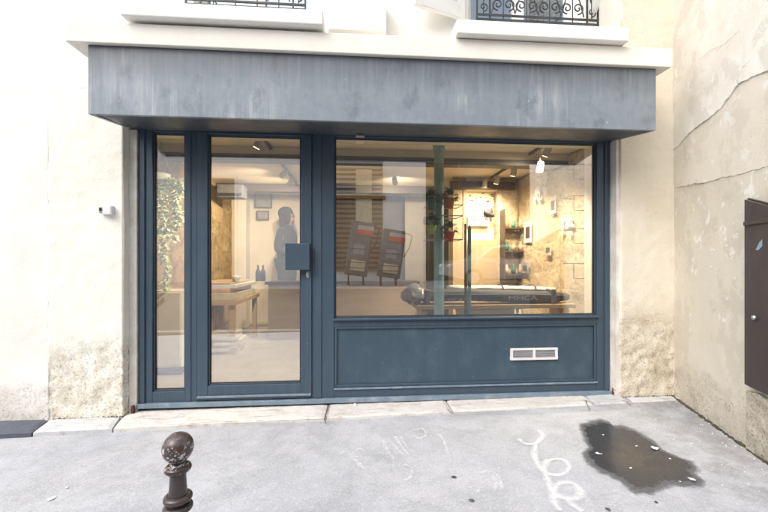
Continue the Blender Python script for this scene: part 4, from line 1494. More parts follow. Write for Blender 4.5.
pd = thing('wooden_cupboard', 'tall plain wooden cupboard panel below the lit display board', 'cupboard', (xb, yb2, 0))
MB().box(xb + 0.002, xc - 0.002, yb2 + 0.02, yb2 + 0.155, 0.0, zb0 + 0.06).build('body', M['panel_wood'], pd, bevel=0.004)
MB().box(xb + 0.03, xc - 0.03, yb2 + 0.005, yb2 + 0.019, 0.08, zb0 + 0.0).build('door', M['panel_wood'], pd, bevel=0.004)

# ------------------------------------------------ track lights
def spot_light(loc, target, power, size=R(105)):
    l = bpy.data.lights.new('spot_lamp', 'SPOT')
    l.energy = power
    l.color = (1.0, 0.81, 0.56)
    l.spot_size = size
    l.spot_blend = 1.0
    l.shadow_soft_size = 0.035
    o = bpy.data.objects.new('spot_lamp', l)
    COL.objects.link(o)
    d = (Vector(target) - Vector(loc)).normalized()
    o.location = Vector(loc) + d * 0.075
    o.rotation_euler = d.to_track_quat('-Z', 'Y').to_euler()


def track_spot(loc, target, label, power, size=R(105)):
    loc = Vector(loc)
    t = thing('track_spotlight', label, 'spotlight', tuple(loc), 'ceiling spotlights')
    d = (Vector(target) - loc).normalized()
    top = Vector((loc.x, loc.y, CZ - 0.028))
    MB().tube([top, loc + Vector((0, 0, 0.02))], 0.007, 8).build('stem', M['lamp_white'], t)
    MB().tube([loc - d * 0.055, loc - d * 0.045, loc + d * 0.055], [0.018, 0.033, 0.036], 18, True).build('lamp_head', M['lamp_white'], t, smooth=False)
    MB().tube([loc + d * 0.056, loc + d * 0.058], [0.030, 0.028], 16).build('bulb', M['bulb'], t)
    spot_light(loc, target, power, size)


tk = MB().box(1.895, 1.925, 0.30, 2.0, CZ - 0.028, CZ - 0.001)
tag(tk.build('light_track', M['beam_steel'], bevel=0.002), 'dark ceiling light track over the display window side', 'light track', 'ceiling light tracks')
tk = MB().box(-0.865, -0.835, 0.30, 3.3, CZ - 0.028, CZ - 0.001)
tag(tk.build('light_track', M['beam_steel'], bevel=0.002), 'dark ceiling light track above the counter side behind the door', 'light track', 'ceiling light tracks')
P = at(532, 167, 0.62)
PW = 2.6
WIDE = R(150)
track_spot((1.91, 0.60, P.z), (1.75, 0.95, 0.2), 'white track spotlight hanging lowest, over the long black board bag', 210, WIDE)
track_spot((1.91, 0.45, CZ - 0.085), (1.6, 1.2, 0.9), 'white track spotlight closest to the display window glass', 150, WIDE)
track_spot((1.91, 1.25, CZ - 0.10), (1.85, 1.9, 0.6), 'white track spotlight in the middle of the window side track', 240, WIDE)
track_spot((1.91, 1.78, CZ - 0.09), (1.6, 2.2, 0.8), 'white track spotlight at the rear end of the window side track', 220, WIDE)
track_spot((-0.85, 0.36, CZ - 0.10), (-1.80, 0.75, 0.6), 'white track spotlight on the counter side track just behind the door', 230, R(120))
track_spot((-0.85, 1.6, CZ - 0.10), (-2.05, 2.5, 1.4), 'white track spotlight shining on the rough stone wall', 270, R(110))
track_spot((-0.85, 2.1, CZ - 0.10), (-1.9, 3.4, 1.0), 'white track spotlight aimed at the pictures on the rear wall', 120, WIDE)
track_spot((0.55, 1.9, CZ - 0.10), (0.9, 3.3, 1.4), 'added lone spotlight between the two tracks, brightening the rear wall', 130, WIDE)  # added lamp on an invented mount, lights the pale rear wall
xq = (xb + xc) / 2
track_spot((xq, yb2 - 0.12, CZ - 0.10), (xq, yb2 + 0.2, 1.65), 'white spotlight right in front of the lit display board', 22, R(70))

# ------------------------------------------------ iron column with planters
cp = at(439, 262, 0.45)
col = thing('iron_column', 'slender teal painted cast iron column behind the display window', 'column', (cp.x, cp.y, 0))
MB().lathe([(0.075, 0.0), (0.075, 0.06), (0.058, 0.08), (0.050, 0.12), (0.048, 1.3), (0.046, CZ - 0.12)], (cp.x, cp.y, 0), 28).build('shaft', M['teal_iron'], col, smooth=True)
MB().lathe([(0.050, CZ - 0.12), (0.062, CZ - 0.11), (0.062, CZ - 0.09), (0.055, CZ - 0.08), (0.072, CZ - 0.04), (0.085, CZ - 0.03), (0.085, CZ)], (cp.x, cp.y, 0), 28).build('capital', M['teal_iron'], col, smooth=True)
rk = MB()
for z in (at(439, 206.5, 0.45).z, at(439, 217, 0.45).z, at(439, 240, 0.45).z):
    rk.tube([(cp.x - 0.13, 0.33, z), (cp.x + 0.20, 0.33, z), (cp.x + 0.20, 0.57, z), (cp.x - 0.13, 0.57, z), (cp.x - 0.13, 0.33, z)], 0.005, 6)
for x in (cp.x - 0.13, cp.x + 0.20):
    rk.tube([(x, 0.33, at(439, 240, 0.45).z), (x, 0.33, at(439, 190, 0.45).z)], 0.004, 6)
tag(rk.build('plant_rack', M['lamp_white']), 'thin white wire rack fixed around the teal column', 'rack')


def potted(u, v, y, pot, label, pr=0.048, fol=0.085, seed=0):
    p = at(u, v, y)
    t = thing('potted_plant', label, 'potted plant', tuple(p), 'small plants hung around the column')
    MB().lathe([(0.001, -0.045), (pr * 0.72, -0.045), (pr, 0.04), (pr * 1.06, 0.04), (pr * 1.06, 0.05), (pr * 0.9, 0.05), (pr * 0.85, 0.035), (0.001, 0.035)], tuple(p), 20).build('pot', pot, t, smooth=False)
    lf = MB()
    rnd = random.Random(seed)
    for i in range(130):
        a, e = rnd.uniform(0, 6.283), rnd.uniform(-0.2, 1.5)
        rr = fol * rnd.uniform(0.35, 0.8)
        d = Vector((math.cos(a) * math.cos(e), math.sin(a) * math.cos(e), math.sin(e)))
        lf.leaf(p + Vector((0, 0, 0.055)) + d * rr, d + Vector((0, 0, -0.3)), (0, 0, 1), rnd.uniform(0.03, 0.05), 0.025)
    lf.build('foliage', M['leaf_dark'], t)


potted(449.5, 204, 0.36, M['pot_orange'], 'dark leafy plant in an orange pot beside the teal column', seed=1)
potted(431, 205, 0.36, M['pot_green'], 'dark leafy plant in a deep green pot beside the teal column', seed=2)
potted(431.5, 229, 0.36, M['pot_lime'], 'leafy plant in a pale lime pot beside the teal column', seed=3)
potted(449.5, 237, 0.36, M['pot_red'], 'leafy plant in a red pot beside the teal column', seed=4)

# ------------------------------------------------ window bench with board bag, pole and ski
bn = thing('window_bench', 'low oak bench behind the display window glass', 'bench', (1.4, 0.5, 0))
MB().box(0.62, 2.26, 0.54, 0.90, 0.655, 0.695).build('seat', M['oak'], bn, bevel=0.004)
for x in (0.68, 1.42, 2.15):
    MB().box(x, x + 0.05, 0.57, 0.87, 0.0, 0.655).build('leg', M['oak'], bn)
MB().box(1.02, 1.62, 0.555, 0.565, 0.56, 0.652).build('rail', M['oak'], bn)
bg = MB()
xL, xR_ = 0.56, 2.28
nseg, nr = 40, 18
vs, fs = [], []
for i in range(nseg + 1):
    t = i / nseg
    x = xL + (xR_ - xL) * t
    w = 0.125 * (min(1, (t / 0.10)) ** 0.5 if t < 0.10 else (min(1, (1 - t) / 0.16)) ** 0.5)
    h = 0.064 * (0.45 + 0.55 * min(1, t / 0.12, (1 - t) / 0.12))
    w, h = max(w, 0.012), max(h, 0.012)
    zc = 0.774 + 0.012 * math.sin(t * 5) - 0.008 * t
    for k in range(nr):
        a = 2 * math.pi * k / nr
        ca, sa = math.cos(a), math.sin(a)
        p = Vector((x, 0.70 + w * math.copysign(abs(ca) ** 0.7, ca), zc + h * math.copysign(abs(sa) ** 0.75, sa)))
        p += Vector((0, 1, 1)) * 0.006 * noise.noise(p * 18)
        vs.append(p)
for i in range(nseg):
    for k in range(nr):
        k2 = (k + 1) % nr
        fs.append((i * nr + k, i * nr + k2, (i + 1) * nr + k2, (i + 1) * nr + k))
fs += [tuple(range(nr)), tuple(nseg * nr + k for k in range(nr))]
bb = thing('board_bag', 'long black padded board bag with white lettering lying on the window bench', 'board bag', (1.4, 0.47, 0.70))
MB().add(vs, fs).build('bag', M['black_fabric'], bb, smooth=True)
zp = MB().tube([(xL + 0.06, 0.578, 0.785), (1.0, 0.566, 0.80), (1.8, 0.568, 0.795), (xR_ - 0.06, 0.61, 0.775)], 0.006, 6)
zp.build('zipper', M['grey_fabric'], bb)
for x in (0.72, 2.02):
    MB().box(x, x + 0.045, 0.560, 0.83, 0.705, 0.846).build('strap', M['grey_fabric'], bb, bevel=0.01)


def text(body, loc, size, mat, parent, name='lettering', rotx=R(90), squash=1.0):
    c = bpy.data.curves.new(name, 'FONT')
    c.body = body
    c.size = size
    c.extrude = 0.001
    tmp = bpy.data.objects.new('tmp_text', c)
    COL.objects.link(tmp)
    dg = bpy.context.evaluated_depsgraph_get()
    me = bpy.data.meshes.new_from_object(tmp.evaluated_get(dg))
    bpy.data.objects.remove(tmp)
    bpy.data.curves.remove(c)
    mt = Matrix.Translation(loc) @ Matrix.Rotation(rotx, 4, 'X') @ Matrix.Diagonal((squash, 1, 1, 1))
    me.transform(mt)
    me.materials.clear()
    me.materials.append(mat)
    o = bpy.data.objects.new(name, me)
    COL.objects.link(o)
    o.parent = parent
    if parent.type == 'EMPTY':
        o.matrix_parent_inverse = Matrix.Translation(parent.location).inverted()
    return o


lp = at(508, 298, 0.565)
text('MHCA', (lp.x, 0.556, lp.z - 0.02), 0.062, M['white_mark'], bb, squash=1.7)
lp = at(448, 299, 0.565)
text('HCA', (lp.x, 0.556, lp.z - 0.02), 0.040, M['white_mark'], bb, squash=1.8)

q0, q1 = at(465.5, 224, 0.44), at(465.5, 320, 0.44)
MBp = MB().tube([(q0.x, q0.y, -0.002), (q0.x + 0.004, q0.y, 0.7), (q0.x, q0.y, q0.z)], [0.018, 0.016, 0.013], 10)
tag(MBp.build('wooden_pole', M['old_wood'], smooth=True), 'upright dark brown wooden pole standing behind the board bag', 'pole')
q2, q3 = at(469.5, 224, 0.48), at(469, 291, 0.48)
sk_ = MB()
sk_.prism([(q2.x - .017, 0.475, 0.0), (q2.x + .017, 0.475, 0.0), (q2.x + .017, 0.475, q2.z - .04), (q2.x, 0.475, q2.z), (q2.x - .017, 0.475, q2.z - .04)], (0, 0.012, 0))
tag(sk_.build('ski', M['ski_teal'], bevel=0.003), 'narrow teal and white ski standing upright next to the wooden pole', 'ski')

# ------------------------------------------------ right wall ornaments
def paper_flower(u, v, label, sz, seed):
    t0 = math.tan(TH + math.atan((u - 384.0) / F))
    y = (IXR - 0.02) / t0 - DIST
    p = at(u, v, y)
    rnd = random.Random(seed)
    m = MB()
    for i in range(16):
        c = p + Vector((-0.015, rnd.uniform(-sz, sz) * 1.2, rnd.uniform(-sz, sz)))
        for k in range(5):
            a = k * 1.257 + rnd.uniform(0, 1)
            d = Vector((-0.35, math.cos(a), math.sin(a)))
            m.leaf(c, d, (-1, 0, 0), sz * 0.42, sz * 0.26)
    tag(m.build('paper_ornament', M['book_white']), label, 'ornament', 'white paper ornaments on the stone wall')


paper_flower(541, 187, 'larger white paper flower ornament high on the stone wall under the spotlights', 0.15, 1)
paper_flower(569, 225, 'smaller white paper flower ornament lower on the stone wall near the glass', 0.085, 2)
for v0, lab in ((172, 'topmost'), (203, 'second from the top'), (236, 'third from the top'), (271, 'lowest')):
    t0 = math.tan(TH + math.atan((584 - 384.0) / F))
    y = IXR / t0 - DIST - 0.02
    y = max(y, 0.47)
    p = at(584, v0, y)
    m = MB()
    h = 0.075
    m.tube([(IXR - 0.01, y, p.z + h), (IXR - 0.12, y, p.z + h), (IXR - 0.12, y, p.z - h), (IXR - 0.01, y, p.z - h)], 0.005, 6)
    m.tube([(IXR - 0.01, y + 0.2, p.z + h), (IXR - 0.12, y + 0.2, p.z + h), (IXR - 0.12, y, p.z + h)], 0.005, 6)
    tag(m.build('wire_bracket', M['wrought_iron']), 'thin dark wire bracket on the stone wall, %s of the four' % lab, 'bracket', 'wire brackets on the stone wall')

# ------------------------------------------------ more goods on the window side
b2 = thing('padded_sleeve', 'pale grey padded sleeve lying behind and above the black board bag', 'sleeve', (1.6, 0.60, 0.87))
sv, sf_ = [], []
for i in range(31):
    t = i / 30
    x = 0.98 + 1.18 * t
    w = 0.075 * min(1, (t / 0.12) ** 0.5 if t < 0.12 else 1, ((1 - t) / 0.2) ** 0.5 if t > 0.8 else 1) + 0.01
    for k in range(14):
        a = 2 * math.pi * k / 14
        p = Vector((x, 0.76 + w * math.cos(a), 0.852 + 0.030 * math.sin(a) - 0.03 * t * t))
        p += Vector((0, 1, 1)) * 0.009 * noise.noise(p * 15)
        sv.append(p)
for i in range(30):
    for k in range(14):
        sf_.append((i * 14 + k, i * 14 + (k + 1) % 14, (i + 1) * 14 + (k + 1) % 14, (i + 1) * 14 + k))
sf_ += [tuple(range(14)), tuple(30 * 14 + k for k in range(14))]
MB().add(sv, sf_).build('sleeve', M['book_white'], b2, smooth=True)
for x in (1.2, 1.55, 1.9):
    MB().tube([(x, 0.76 + 0.092 * math.cos(R(a)), 0.846 + 0.042 * math.sin(R(a))) for a in range(-10, 200, 15)], 0.007, 6).build('strap', M['grey_fabric'], b2)
wr = MB().ellipsoid((0.61, 0.66, 0.79), 0.12, 0.11, 0.095, 40, 26, None, 0.0)
for k, p in enumerate(wr.v):
    q = p * 14
    wr.v[k] = p + Vector((noise.noise(q), noise.noise(q + Vector((9, 0, 0))), noise.noise(q + Vector((0, 7, 0))))) * 0.035
tag(wr.build('crumpled_wrap', M['wrap'], smooth=False), 'crumpled grey plastic wrap at the column end of the black board bag', 'wrap')
ys = yb2 - 0.16
xs0, xs1 = xc + 0.02, xd + 0.42
dsf = thing('display_shelf', 'dark wooden shelf unit with small jars against the stone at the rear', 'shelf', (xs0, ys, 0))
for z in (0.30, 0.62, 0.94, 1.26, 1.58):
    MB().box(xs0 + .02, xs1 - .02, ys, ys + 0.14, z, z + 0.02).build('shelf_board', M['old_wood'], dsf)
for x in (xs0, xs1 - 0.02):
    MB().box(x, x + 0.02, ys, ys + 0.14, 0.0, 1.85).build('side_panel', M['old_wood'], dsf)
rnd = random.Random(21)
goods = ((M['oak'], 'amber'), (M['book_white'], 'white'), (M['pot_green'], 'green'), (M['board_peach'], 'peach'))
first = {}
for zi, z in enumerate((0.32, 0.64, 0.96, 1.28, 1.60)):
    for q in range(6):
        mt, nm_ = goods[rnd.randrange(4)]
        h, r0 = rnd.uniform(0.09, 0.2), rnd.uniform(0.022, 0.036)
        x = xs0 + 0.07 + q * (xs1 - xs0 - 0.14) / 5 + rnd.uniform(-.008, .008)
        m = MB().lathe([(0.001, 0), (r0, 0), (r0 * 1.1, h * .55), (r0 * .6, h * .8), (r0 * .65, h), (0.001, h)], (x, ys + 0.07, z + 0.0005), 14)
        tag(m.build('jar', mt, smooth=True), 'small %s jar on the dark shelf unit at the rear' % nm_, 'jar', 'small %s jars on the dark shelf unit' % nm_)
for k, (u, v, w, h, mt, lab) in enumerate(((528, 232, 0.20, 0.28, M['book_white'], 'largest white print pinned to the stone wall'),
                                           (548, 250, 0.16, 0.12, M['board_peach'], 'peach coloured print pinned low on the stone wall'),
                                           (553, 205, 0.14, 0.20, M['board_cream'], 'cream print pinned between the paper ornaments'),
                                           (525, 268, 0.22, 0.14, M['picture_grey'], 'grey print pinned lowest on the stone wall'))):
    t0 = math.tan(TH + math.atan((u - 384.0) / F))
    y = (IXR - 0.03) / t0 - DIST
    p = at(u, v, y)
    pr = thing('wall_print', lab, 'print', (IXR - 0.03, y, p.z), 'prints pinned to the stone wall')
    MB().box(IXR - 0.034, IXR - 0.030, y - w / 2, y + w / 2, p.z - h / 2, p.z + h / 2).build('sheet', mt, pr)
    MB().box(IXR - 0.0355, IXR - 0.0345, y - w * .3, y + w * .3, p.z - h * .3, p.z + h * .25).build('picture', M['picture_dark'] if k % 2 else M['old_wood'], pr)

# ------------------------------------------------ left side: planter, cupboard, table, stacks
pdz = 0.84
cbx = thing('white_cabinet', 'narrow white cabinet on a dark plinth behind the slim side pane', 'cabinet', (-1.84, 0.9, 0))
MB().box(-1.985, -1.70, 0.76, 1.06, 0.075, pdz).build('body', M['white_paint'], cbx, bevel=0.006)
MB().box(-1.965, -1.72, 0.79, 1.04, 0.0, 0.074).build('plinth', M['ink'], cbx)
MB().box(-1.975, -1.71, 0.748, 0.7595, 0.10, pdz - 0.02).build('door', M['white_paint'], cbx, bevel=0.004)
hp = at(161, 180, 0.75)
vp = thing('hanging_plant', 'trailing green plant in a white pot hanging inside the side pane', 'plant', tuple(hp))
MB().lathe([(0.001, -0.055), (0.05, -0.055), (0.085, 0.03), (0.09, 0.06), (0.082, 0.06), (0.07, 0.02), (0.001, 0.02)], tuple(hp), 24).build('pot', M['white_plastic'], vp, smooth=True)
cd = MB()
for a in (0.3, 2.4, 4.5):
    cd.tube([hp + Vector((0.085 * math.cos(a), 0.085 * math.sin(a), 0.05)), Vector((hp.x, hp.y, CZ))], 0.003, 5)
cd.build('cord', M['lamp_white'], vp)
fl = MB()
rnd = random.Random(11)
for k, (u0, u1, v1, sp) in enumerate(((166, 165, 287, 5), (170, 168, 280, 5), (160, 163, 262, 5), (176, 174, 240, 7), (172, 178, 226, 7), (164, 170, 232, 7), (180, 181, 222, 5), (158, 158, 235, 5))):
    a, b_ = at(u0 - 3, 184, 0.72), at(u1, v1, 0.70)
    pts = smooth_path([hp + Vector((0, 0, 0.03)), a + Vector((0.01 * k, -0.02, 0.02)), a.lerp(b_, 0.45) + Vector((rnd.uniform(-.03, .03), rnd.uniform(-.04, .04), 0)), b_], 14)
    fl.tube(pts, 0.0025, 5)
    for i in range(8, len(pts)):
        for _ in range(2):
            d = Vector((rnd.uniform(-1, 1), rnd.uniform(-1, 0.4), rnd.uniform(-.9, .15)))
            fl.leaf(pts[i], d, (0, -0.6, 0.8), rnd.uniform(0.045, 0.075), rnd.uniform(0.028, 0.042))
fl.build('foliage', M['leaf_vine'], vp)

tb = thing('display_table', 'sturdy wooden display table along the stone wall behind the door', 'table', (-1.6, 2.1, 0))
MB().box(-2.02, -1.42, 1.55, 2.75, 0.60, 0.655).build('table_top', M['oak'], tb, bevel=0.004)
for x, y in ((-1.98, 1.6), (-1.50, 1.6), (-1.98, 2.64), (-1.50, 2.64)):
    MB().box(x, x + 0.06, y, y + 0.06, 0.0, 0.60).build('leg', M['oak'], tb)
for i, (mt, z0, z1, dx, lab) in enumerate(((M['board_cream'], 0.657, 0.745, 0.0, 'thick cream panel at the bottom of the pile on the display table'),
                                           (M['board_peach'], 0.747, 0.80, -0.05, 'peach coloured panel in the middle of the pile on the display table'),
                                           (M['board_cream'], 0.802, 0.845, 0.02, 'cream panel near the top of the pile on the display table'),
                                           (M['oak'], 0.847, 0.872, -0.06, 'thin wooden panel topmost on the display table pile'))):
    o = MB().box(-1.98, -1.45 + dx, 1.58 + 0.02 * i, 2.6, z0, z1).build('flat_panel', mt, bevel=0.006)
    tag(o, lab, 'panel', 'panels piled on the display table')
cpb = at(236, 276, 1.9)
bw = MB().lathe([(0.001, 0.0), (0.035, 0.0), (0.055, 0.05), (0.058, 0.075), (0.05, 0.075), (0.03, 0.015), (0.001, 0.012)], (cpb.x, 1.9, 0.8725), 20)
tag(bw.build('bowl', M['book_white'], smooth=True), 'small pale bowl standing on the pile of panels', 'bowl')
rnd = random.Random(4)
labs = ['lowest', 'second lowest', 'third from the floor', 'middle', 'third from the top', 'second from the top', 'topmost']
z = 0.0
for i in range(7):
    h = rnd.choice((0.035, 0.045, 0.055))
    dx, dy = rnd.uniform(-.03, .03), rnd.uniform(-.03, .03)
    x0, y0 = -1.72 + dx, 1.60 + dy
    wdt = 0.36 - 0.02 * i * 0.4
    o = MB().box(x0, x0 + wdt, y0, y0 + 0.30, z, z + h, Matrix.Rotation(rnd.uniform(-.12, .12), 3, 'Z'))
    o = o.build('magazine_bundle', M['book_white'] if i % 3 else M['board_cream'], bevel=0.004)
    tag(o, 'pale paper bundle on the shop floor, %s in its pile' % labs[i], 'papers', 'paper bundles piled on the floor')
    z += h + 0.001

# counter and person
ct = thing('shop_counter', 'long brown shop counter with a dark top at the rear of the shop', 'counter', (-0.4, 2.5, 0))
MB().box(-1.22, 0.92, 2.42, 2.78, 0.0, 0.80).build('body', M['counter_front'], ct, bevel=0.004)
MB().box(-1.26, 0.97, 2.38, 2.82, 0.80, 0.84).build('counter_top', M['dark_top'], ct, bevel=0.004)
for i, (u0, u1, v0, v1, m_, lab) in enumerate(((254, 297, 168, 184, M['picture_dark'], 'wide dark picture high on the rear wall'),
                                              (256, 271, 191, 207, M['picture_grey'], 'grey framed picture below the wide dark one'),
                                              (258, 268, 212, 219, M['picture_grey'], 'smallest grey picture low on the rear wall'))):
    a, b_ = at(u0, v0, 3.66), at(u1, v1, 3.66)
    t = thing('wall_picture', lab, 'picture', (a.x, 3.66, b_.z), 'pictures on the rear wall')
    MB().box(a.x, b_.x, 3.645, 3.67, b_.z, a.z).build('image', m_, t)
    beads(a.x - .02, b_.x + .02, b_.z - .02, a.z + .02, 3.63, 0.02, 0.035).build('frame', M['old_wood'], t, bevel=0.003)
acp = at(232, 157, 2.6)
acu = thing('air_conditioner', 'grey air conditioner hung under the ceiling above the stone wall', 'air conditioner', tuple(acp))
MB().box(acp.x - 0.17, acp.x + 0.20, 2.45, 2.68, 2.05, 2.24).build('housing', M['grey_fabric'], acu, bevel=0.015)
MB().box(acp.x - 0.15, acp.x + 0.18, 2.438, 2.4495, 2.07, 2.11).build('outlet', M['ink'], acu)
for zz, u_ in ((0.8405, 258), (0.8405, 263)):
    p = at(u_, 270, 2.6)
    m = MB().lathe([(0.001, 0), (0.035, 0), (0.035, 0.14), (0.014, 0.18), (0.014, 0.24), (0.001, 0.24)], (p.x, 2.6, zz), 16)
    tag(m.build('bottle', M['ink'], smooth=True), 'dark bottle standing on the counter beside the person' if u_ == 258 else 'dark bottle on the counter, the one closer to the person', 'bottle', 'bottles on the counter')


def skin_mesh(name, joints, edges, mat, parent=None, levels=2):
    """continuous surface grown over a skeleton; joints: name -> (x, y, z, radius or (rx, ry))"""
    names = list(joints)
    me = bpy.data.meshes.new(name)
    me.from_pydata([joints[k][:3] for k in names], [(names.index(a), names.index(b_)) for a, b_ in edges], [])
    o = bpy.data.objects.new(name, me)
    COL.objects.link(o)
    sm = o.modifiers.new('skin', 'SKIN')
    sm.use_smooth_shade = True
    lay = me.skin_vertices[0] if len(me.skin_vertices) else None
    for i, k in enumerate(names):
        r_ = joints[k][3]
        lay.data[i].radius = r_ if isinstance(r_, tuple) else (r_, r_)
        lay.data[i].use_root = (i == 0)
    sd = o.modifiers.new('subdivision', 'SUBSURF')
    sd.levels = levels
    sd.render_levels = levels
    dg = bpy.context.evaluated_depsgraph_get()
    dg.update()
    ev = bpy.data.meshes.new_from_object(o.evaluated_get(dg))
    o.modifiers.clear()
    o.data = ev
    bpy.data.meshes.remove(me)
    ev.materials.clear()
    ev.materials.append(mat)
    for p in ev.polygons:
        p.use_smooth = True
    if parent is not None:
        o.parent = parent
    return o


PX, PY, PZ = at(287, 262, 3.05).x, 3.05, 0.18
struct(MB().box(-1.3, 0.6, 2.83, 3.44, 0.0, PZ).build('floor_step', M['counter_front']))
# figure is modelled facing +x (toward the display window), origin between the feet
H = 1.80
J = {'pelvis': (0, 0, .95, (.12, .15)), 'waist': (0.0, 0, 1.10, (.10, .13)), 'chest': (0.0, 0, 1.30, (.11, .165)), 'neckb': (0.0, 0, 1.47, (.06, .07)),
     'neck': (0.015, 0, 1.53, .052), 'head0': (0.03, 0, 1.60, (.078, .066)), 'head1': (0.025, 0, 1.70, (.098, .078)), 'head2': (0.02, 0, 1.765, (.06, .055)),
     'nose': (0.125, 0, 1.645, .014),
     'shl': (0.0, .175, 1.43, .056), 'ell': (-0.02, .235, 1.15, .042), 'wrl': (0.17, .20, 1.00, .030), 'hal': (0.235, .17, 0.985, (.032, .022)),
     'shr': (0.0, -.175, 1.43, .056), 'elr': (-0.03, -.235, 1.15, .042), 'wrr': (0.19, -.19, 1.06, .030), 'har': (0.255, -.16, 1.07, (.032, .022)),
     'hipl': (0, .09, .90, .09), 'knl': (0.01, .10, .50, .062), 'anl': (-0.02, .10, .09, .042), 'tol': (0.14, .11, .035, .035),
     'hipr': (0, -.09, .90, .09), 'knr': (0.01, -.10, .50, .062), 'anr': (-0.02, -.10, .09, .042), 'tor': (0.14, -.11, .035, .035)}
E = [('pelvis', 'waist'), ('waist', 'chest'), ('chest', 'neckb'), ('neckb', 'neck'), ('neck', 'head0'), ('head0', 'head1'), ('head1', 'head2'), ('head0', 'nose'),
     ('chest', 'shl'), ('shl', 'ell'), ('ell', 'wrl'), ('wrl', 'hal'), ('chest', 'shr'), ('shr', 'elr'), ('elr', 'wrr'), ('wrr', 'har'),
     ('pelvis', 'hipl'), ('hipl', 'knl'), ('knl', 'anl'), ('anl', 'tol'), ('pelvis', 'hipr'), ('hipr', 'knr'), ('knr', 'anr'), ('anr', 'tor')]
for sd, nm in ((1, 'l'), (-1, 'r')):
    hx, hy, hz = J['ha' + nm][:3]
    for f_i in range(4):
        oy = (f_i - 1.5) * 0.019
        ln_ = (0.042, 0.048, 0.045, 0.036)[f_i]
        J['f%d%s' % (f_i, nm)] = (hx + 0.045, hy + oy, hz + 0.004, .009)
        J['g%d%s' % (f_i, nm)] = (hx + 0.045 + ln_ * .6, hy + oy * 1.15, hz - 0.006, .0085)
        J['h%d%s' % (f_i, nm)] = (hx + 0.045 + ln_, hy + oy * 1.2, hz - 0.028, .0075)
        E += [('ha' + nm, 'f%d%s' % (f_i, nm)), ('f%d%s' % (f_i, nm), 'g%d%s' % (f_i, nm)), ('g%d%s' % (f_i, nm), 'h%d%s' % (f_i, nm))]
    J['t0' + nm] = (hx + 0.01, hy - sd * 0.04, hz - 0.008, .010)
    J['t1' + nm] = (hx + 0.045, hy - sd * 0.052, hz - 0.018, .008)
    E += [('ha' + nm, 't0' + nm), ('t0' + nm, 't1' + nm)]
body = skin_mesh('person', J, E, M['skin'])
tag(body, 'dark haired person in a dark coat standing behind the counter beyond the glass door', 'person')
CJ = {'hem': (0, 0, .52, (.17, .20)), 'hip': (0, 0, .85, (.155, .19)), 'waist': (0, 0, 1.10, (.15, .18)), 'chest': (0.0, 0, 1.30, (.165, .215)), 'col': (0.005, 0, 1.475, (.10, .11)), 'cot': (0.01, 0, 1.555, (.088, .09)),
      'shl': (0, .185, 1.41, .092), 'ell': (-.03, .25, 1.13, .078), 'cul': (.13, .205, 1.015, .054),
      'shr': (0, -.185, 1.41, .092), 'elr': (-.05, -.25, 1.13, .078), 'cur': (.15, -.195, 1.055, .048)}
CE = [('col', 'cot'), ('hem', 'hip'), ('hip', 'waist'), ('waist', 'chest'), ('chest', 'col'), ('chest', 'shl'), ('shl', 'ell'), ('ell', 'cul'), ('chest', 'shr'), ('shr', 'elr'), ('elr', 'cur')]
coat = skin_mesh('coat', CJ, CE, M['coat'], body)
tr_ = skin_mesh('trousers', {'pel': (0, 0, .93, (.13, .16)), 'hl': (0, .09, .88, .10), 'kl': (.01, .10, .5, .075), 'al': (-.02, .10, .10, .06),
                             'hr': (0, -.09, .88, .10), 'kr': (.01, -.10, .5, .075), 'ar': (-.02, -.10, .10, .06)},
                [('pel', 'hl'), ('hl', 'kl'), ('kl', 'al'), ('pel', 'hr'), ('hr', 'kr'), ('kr', 'ar')], M['trousers'], body)
hr = MB()
for sg_ in (-1, 1):
    hr.ellipsoid((0.035, sg_ * 0.078, 1.655), 0.062, 0.026, 0.11, 12, 9, None, 0.15, 4)
hr.ellipsoid((-0.024, 0, 1.725), 0.122, 0.104, 0.108, 18, 12, None, 0.06, 3)
hr.ellipsoid((-0.050, 0, 1.60), 0.080, 0.102, 0.17, 16, 10, None, 0.08, 5)
hr.build('hair', M['hair'], smooth=True).parent = body
for s in (-1, 1):
    MB().ellipsoid((0.108, s * 0.032, 1.672), 0.010, 0.013, 0.008, 10, 7).build('eye', M['ink'], smooth=True).parent = body
mo_ = MB().ellipsoid((0.108, 0, 1.602), 0.010, 0.026, 0.006, 10, 6)
mo_.build('mouth', basic('lips', (0.40, 0.15, 0.13)), smooth=True).parent = body
body.location = (PX, PY, PZ)
body.rotation_euler = (0, 0, R(-14))
body.scale = (1.0, 1.0, 1.0)

# ================================================================== ACROSS THE STREET (seen in the panes)
YO = -12.5
ob = thing('white_building', 'pale plastered building across the street mirrored in the shop glass, with slatted shutters', 'building', (0, YO, 0.3))
EDGE = 3.0
w = MB()
w.box(-30, EDGE, YO - 6, YO, -0.5, 8.5)
w.build('wall', M['opp_white'], ob)
MB().box(-30, EDGE, YO - 0.001, YO + 0.18, 5.9, 6.2).build('cornice', M['opp_white'], ob)


def louvre(x0, x1, z0, z1, mat, name='louvre_shutter'):
    m = MB()
    MB().box(x0, x1, YO + 0.001, YO + 0.01, z0, z1).build('shutter_backing', M['old_wood'], ob)
    z = z0 + 0.02
    while z < z1 - 0.08:
        m.prism([(x0 + .02, YO + 0.03, z), (x1 - .02, YO + 0.03, z), (x1 - .02, YO + 0.10, z - 0.03), (x0 + .02, YO + 0.10, z - 0.03)], (0, 0, 0.085))
        z += 0.20
    return m.build(name, mat, ob)


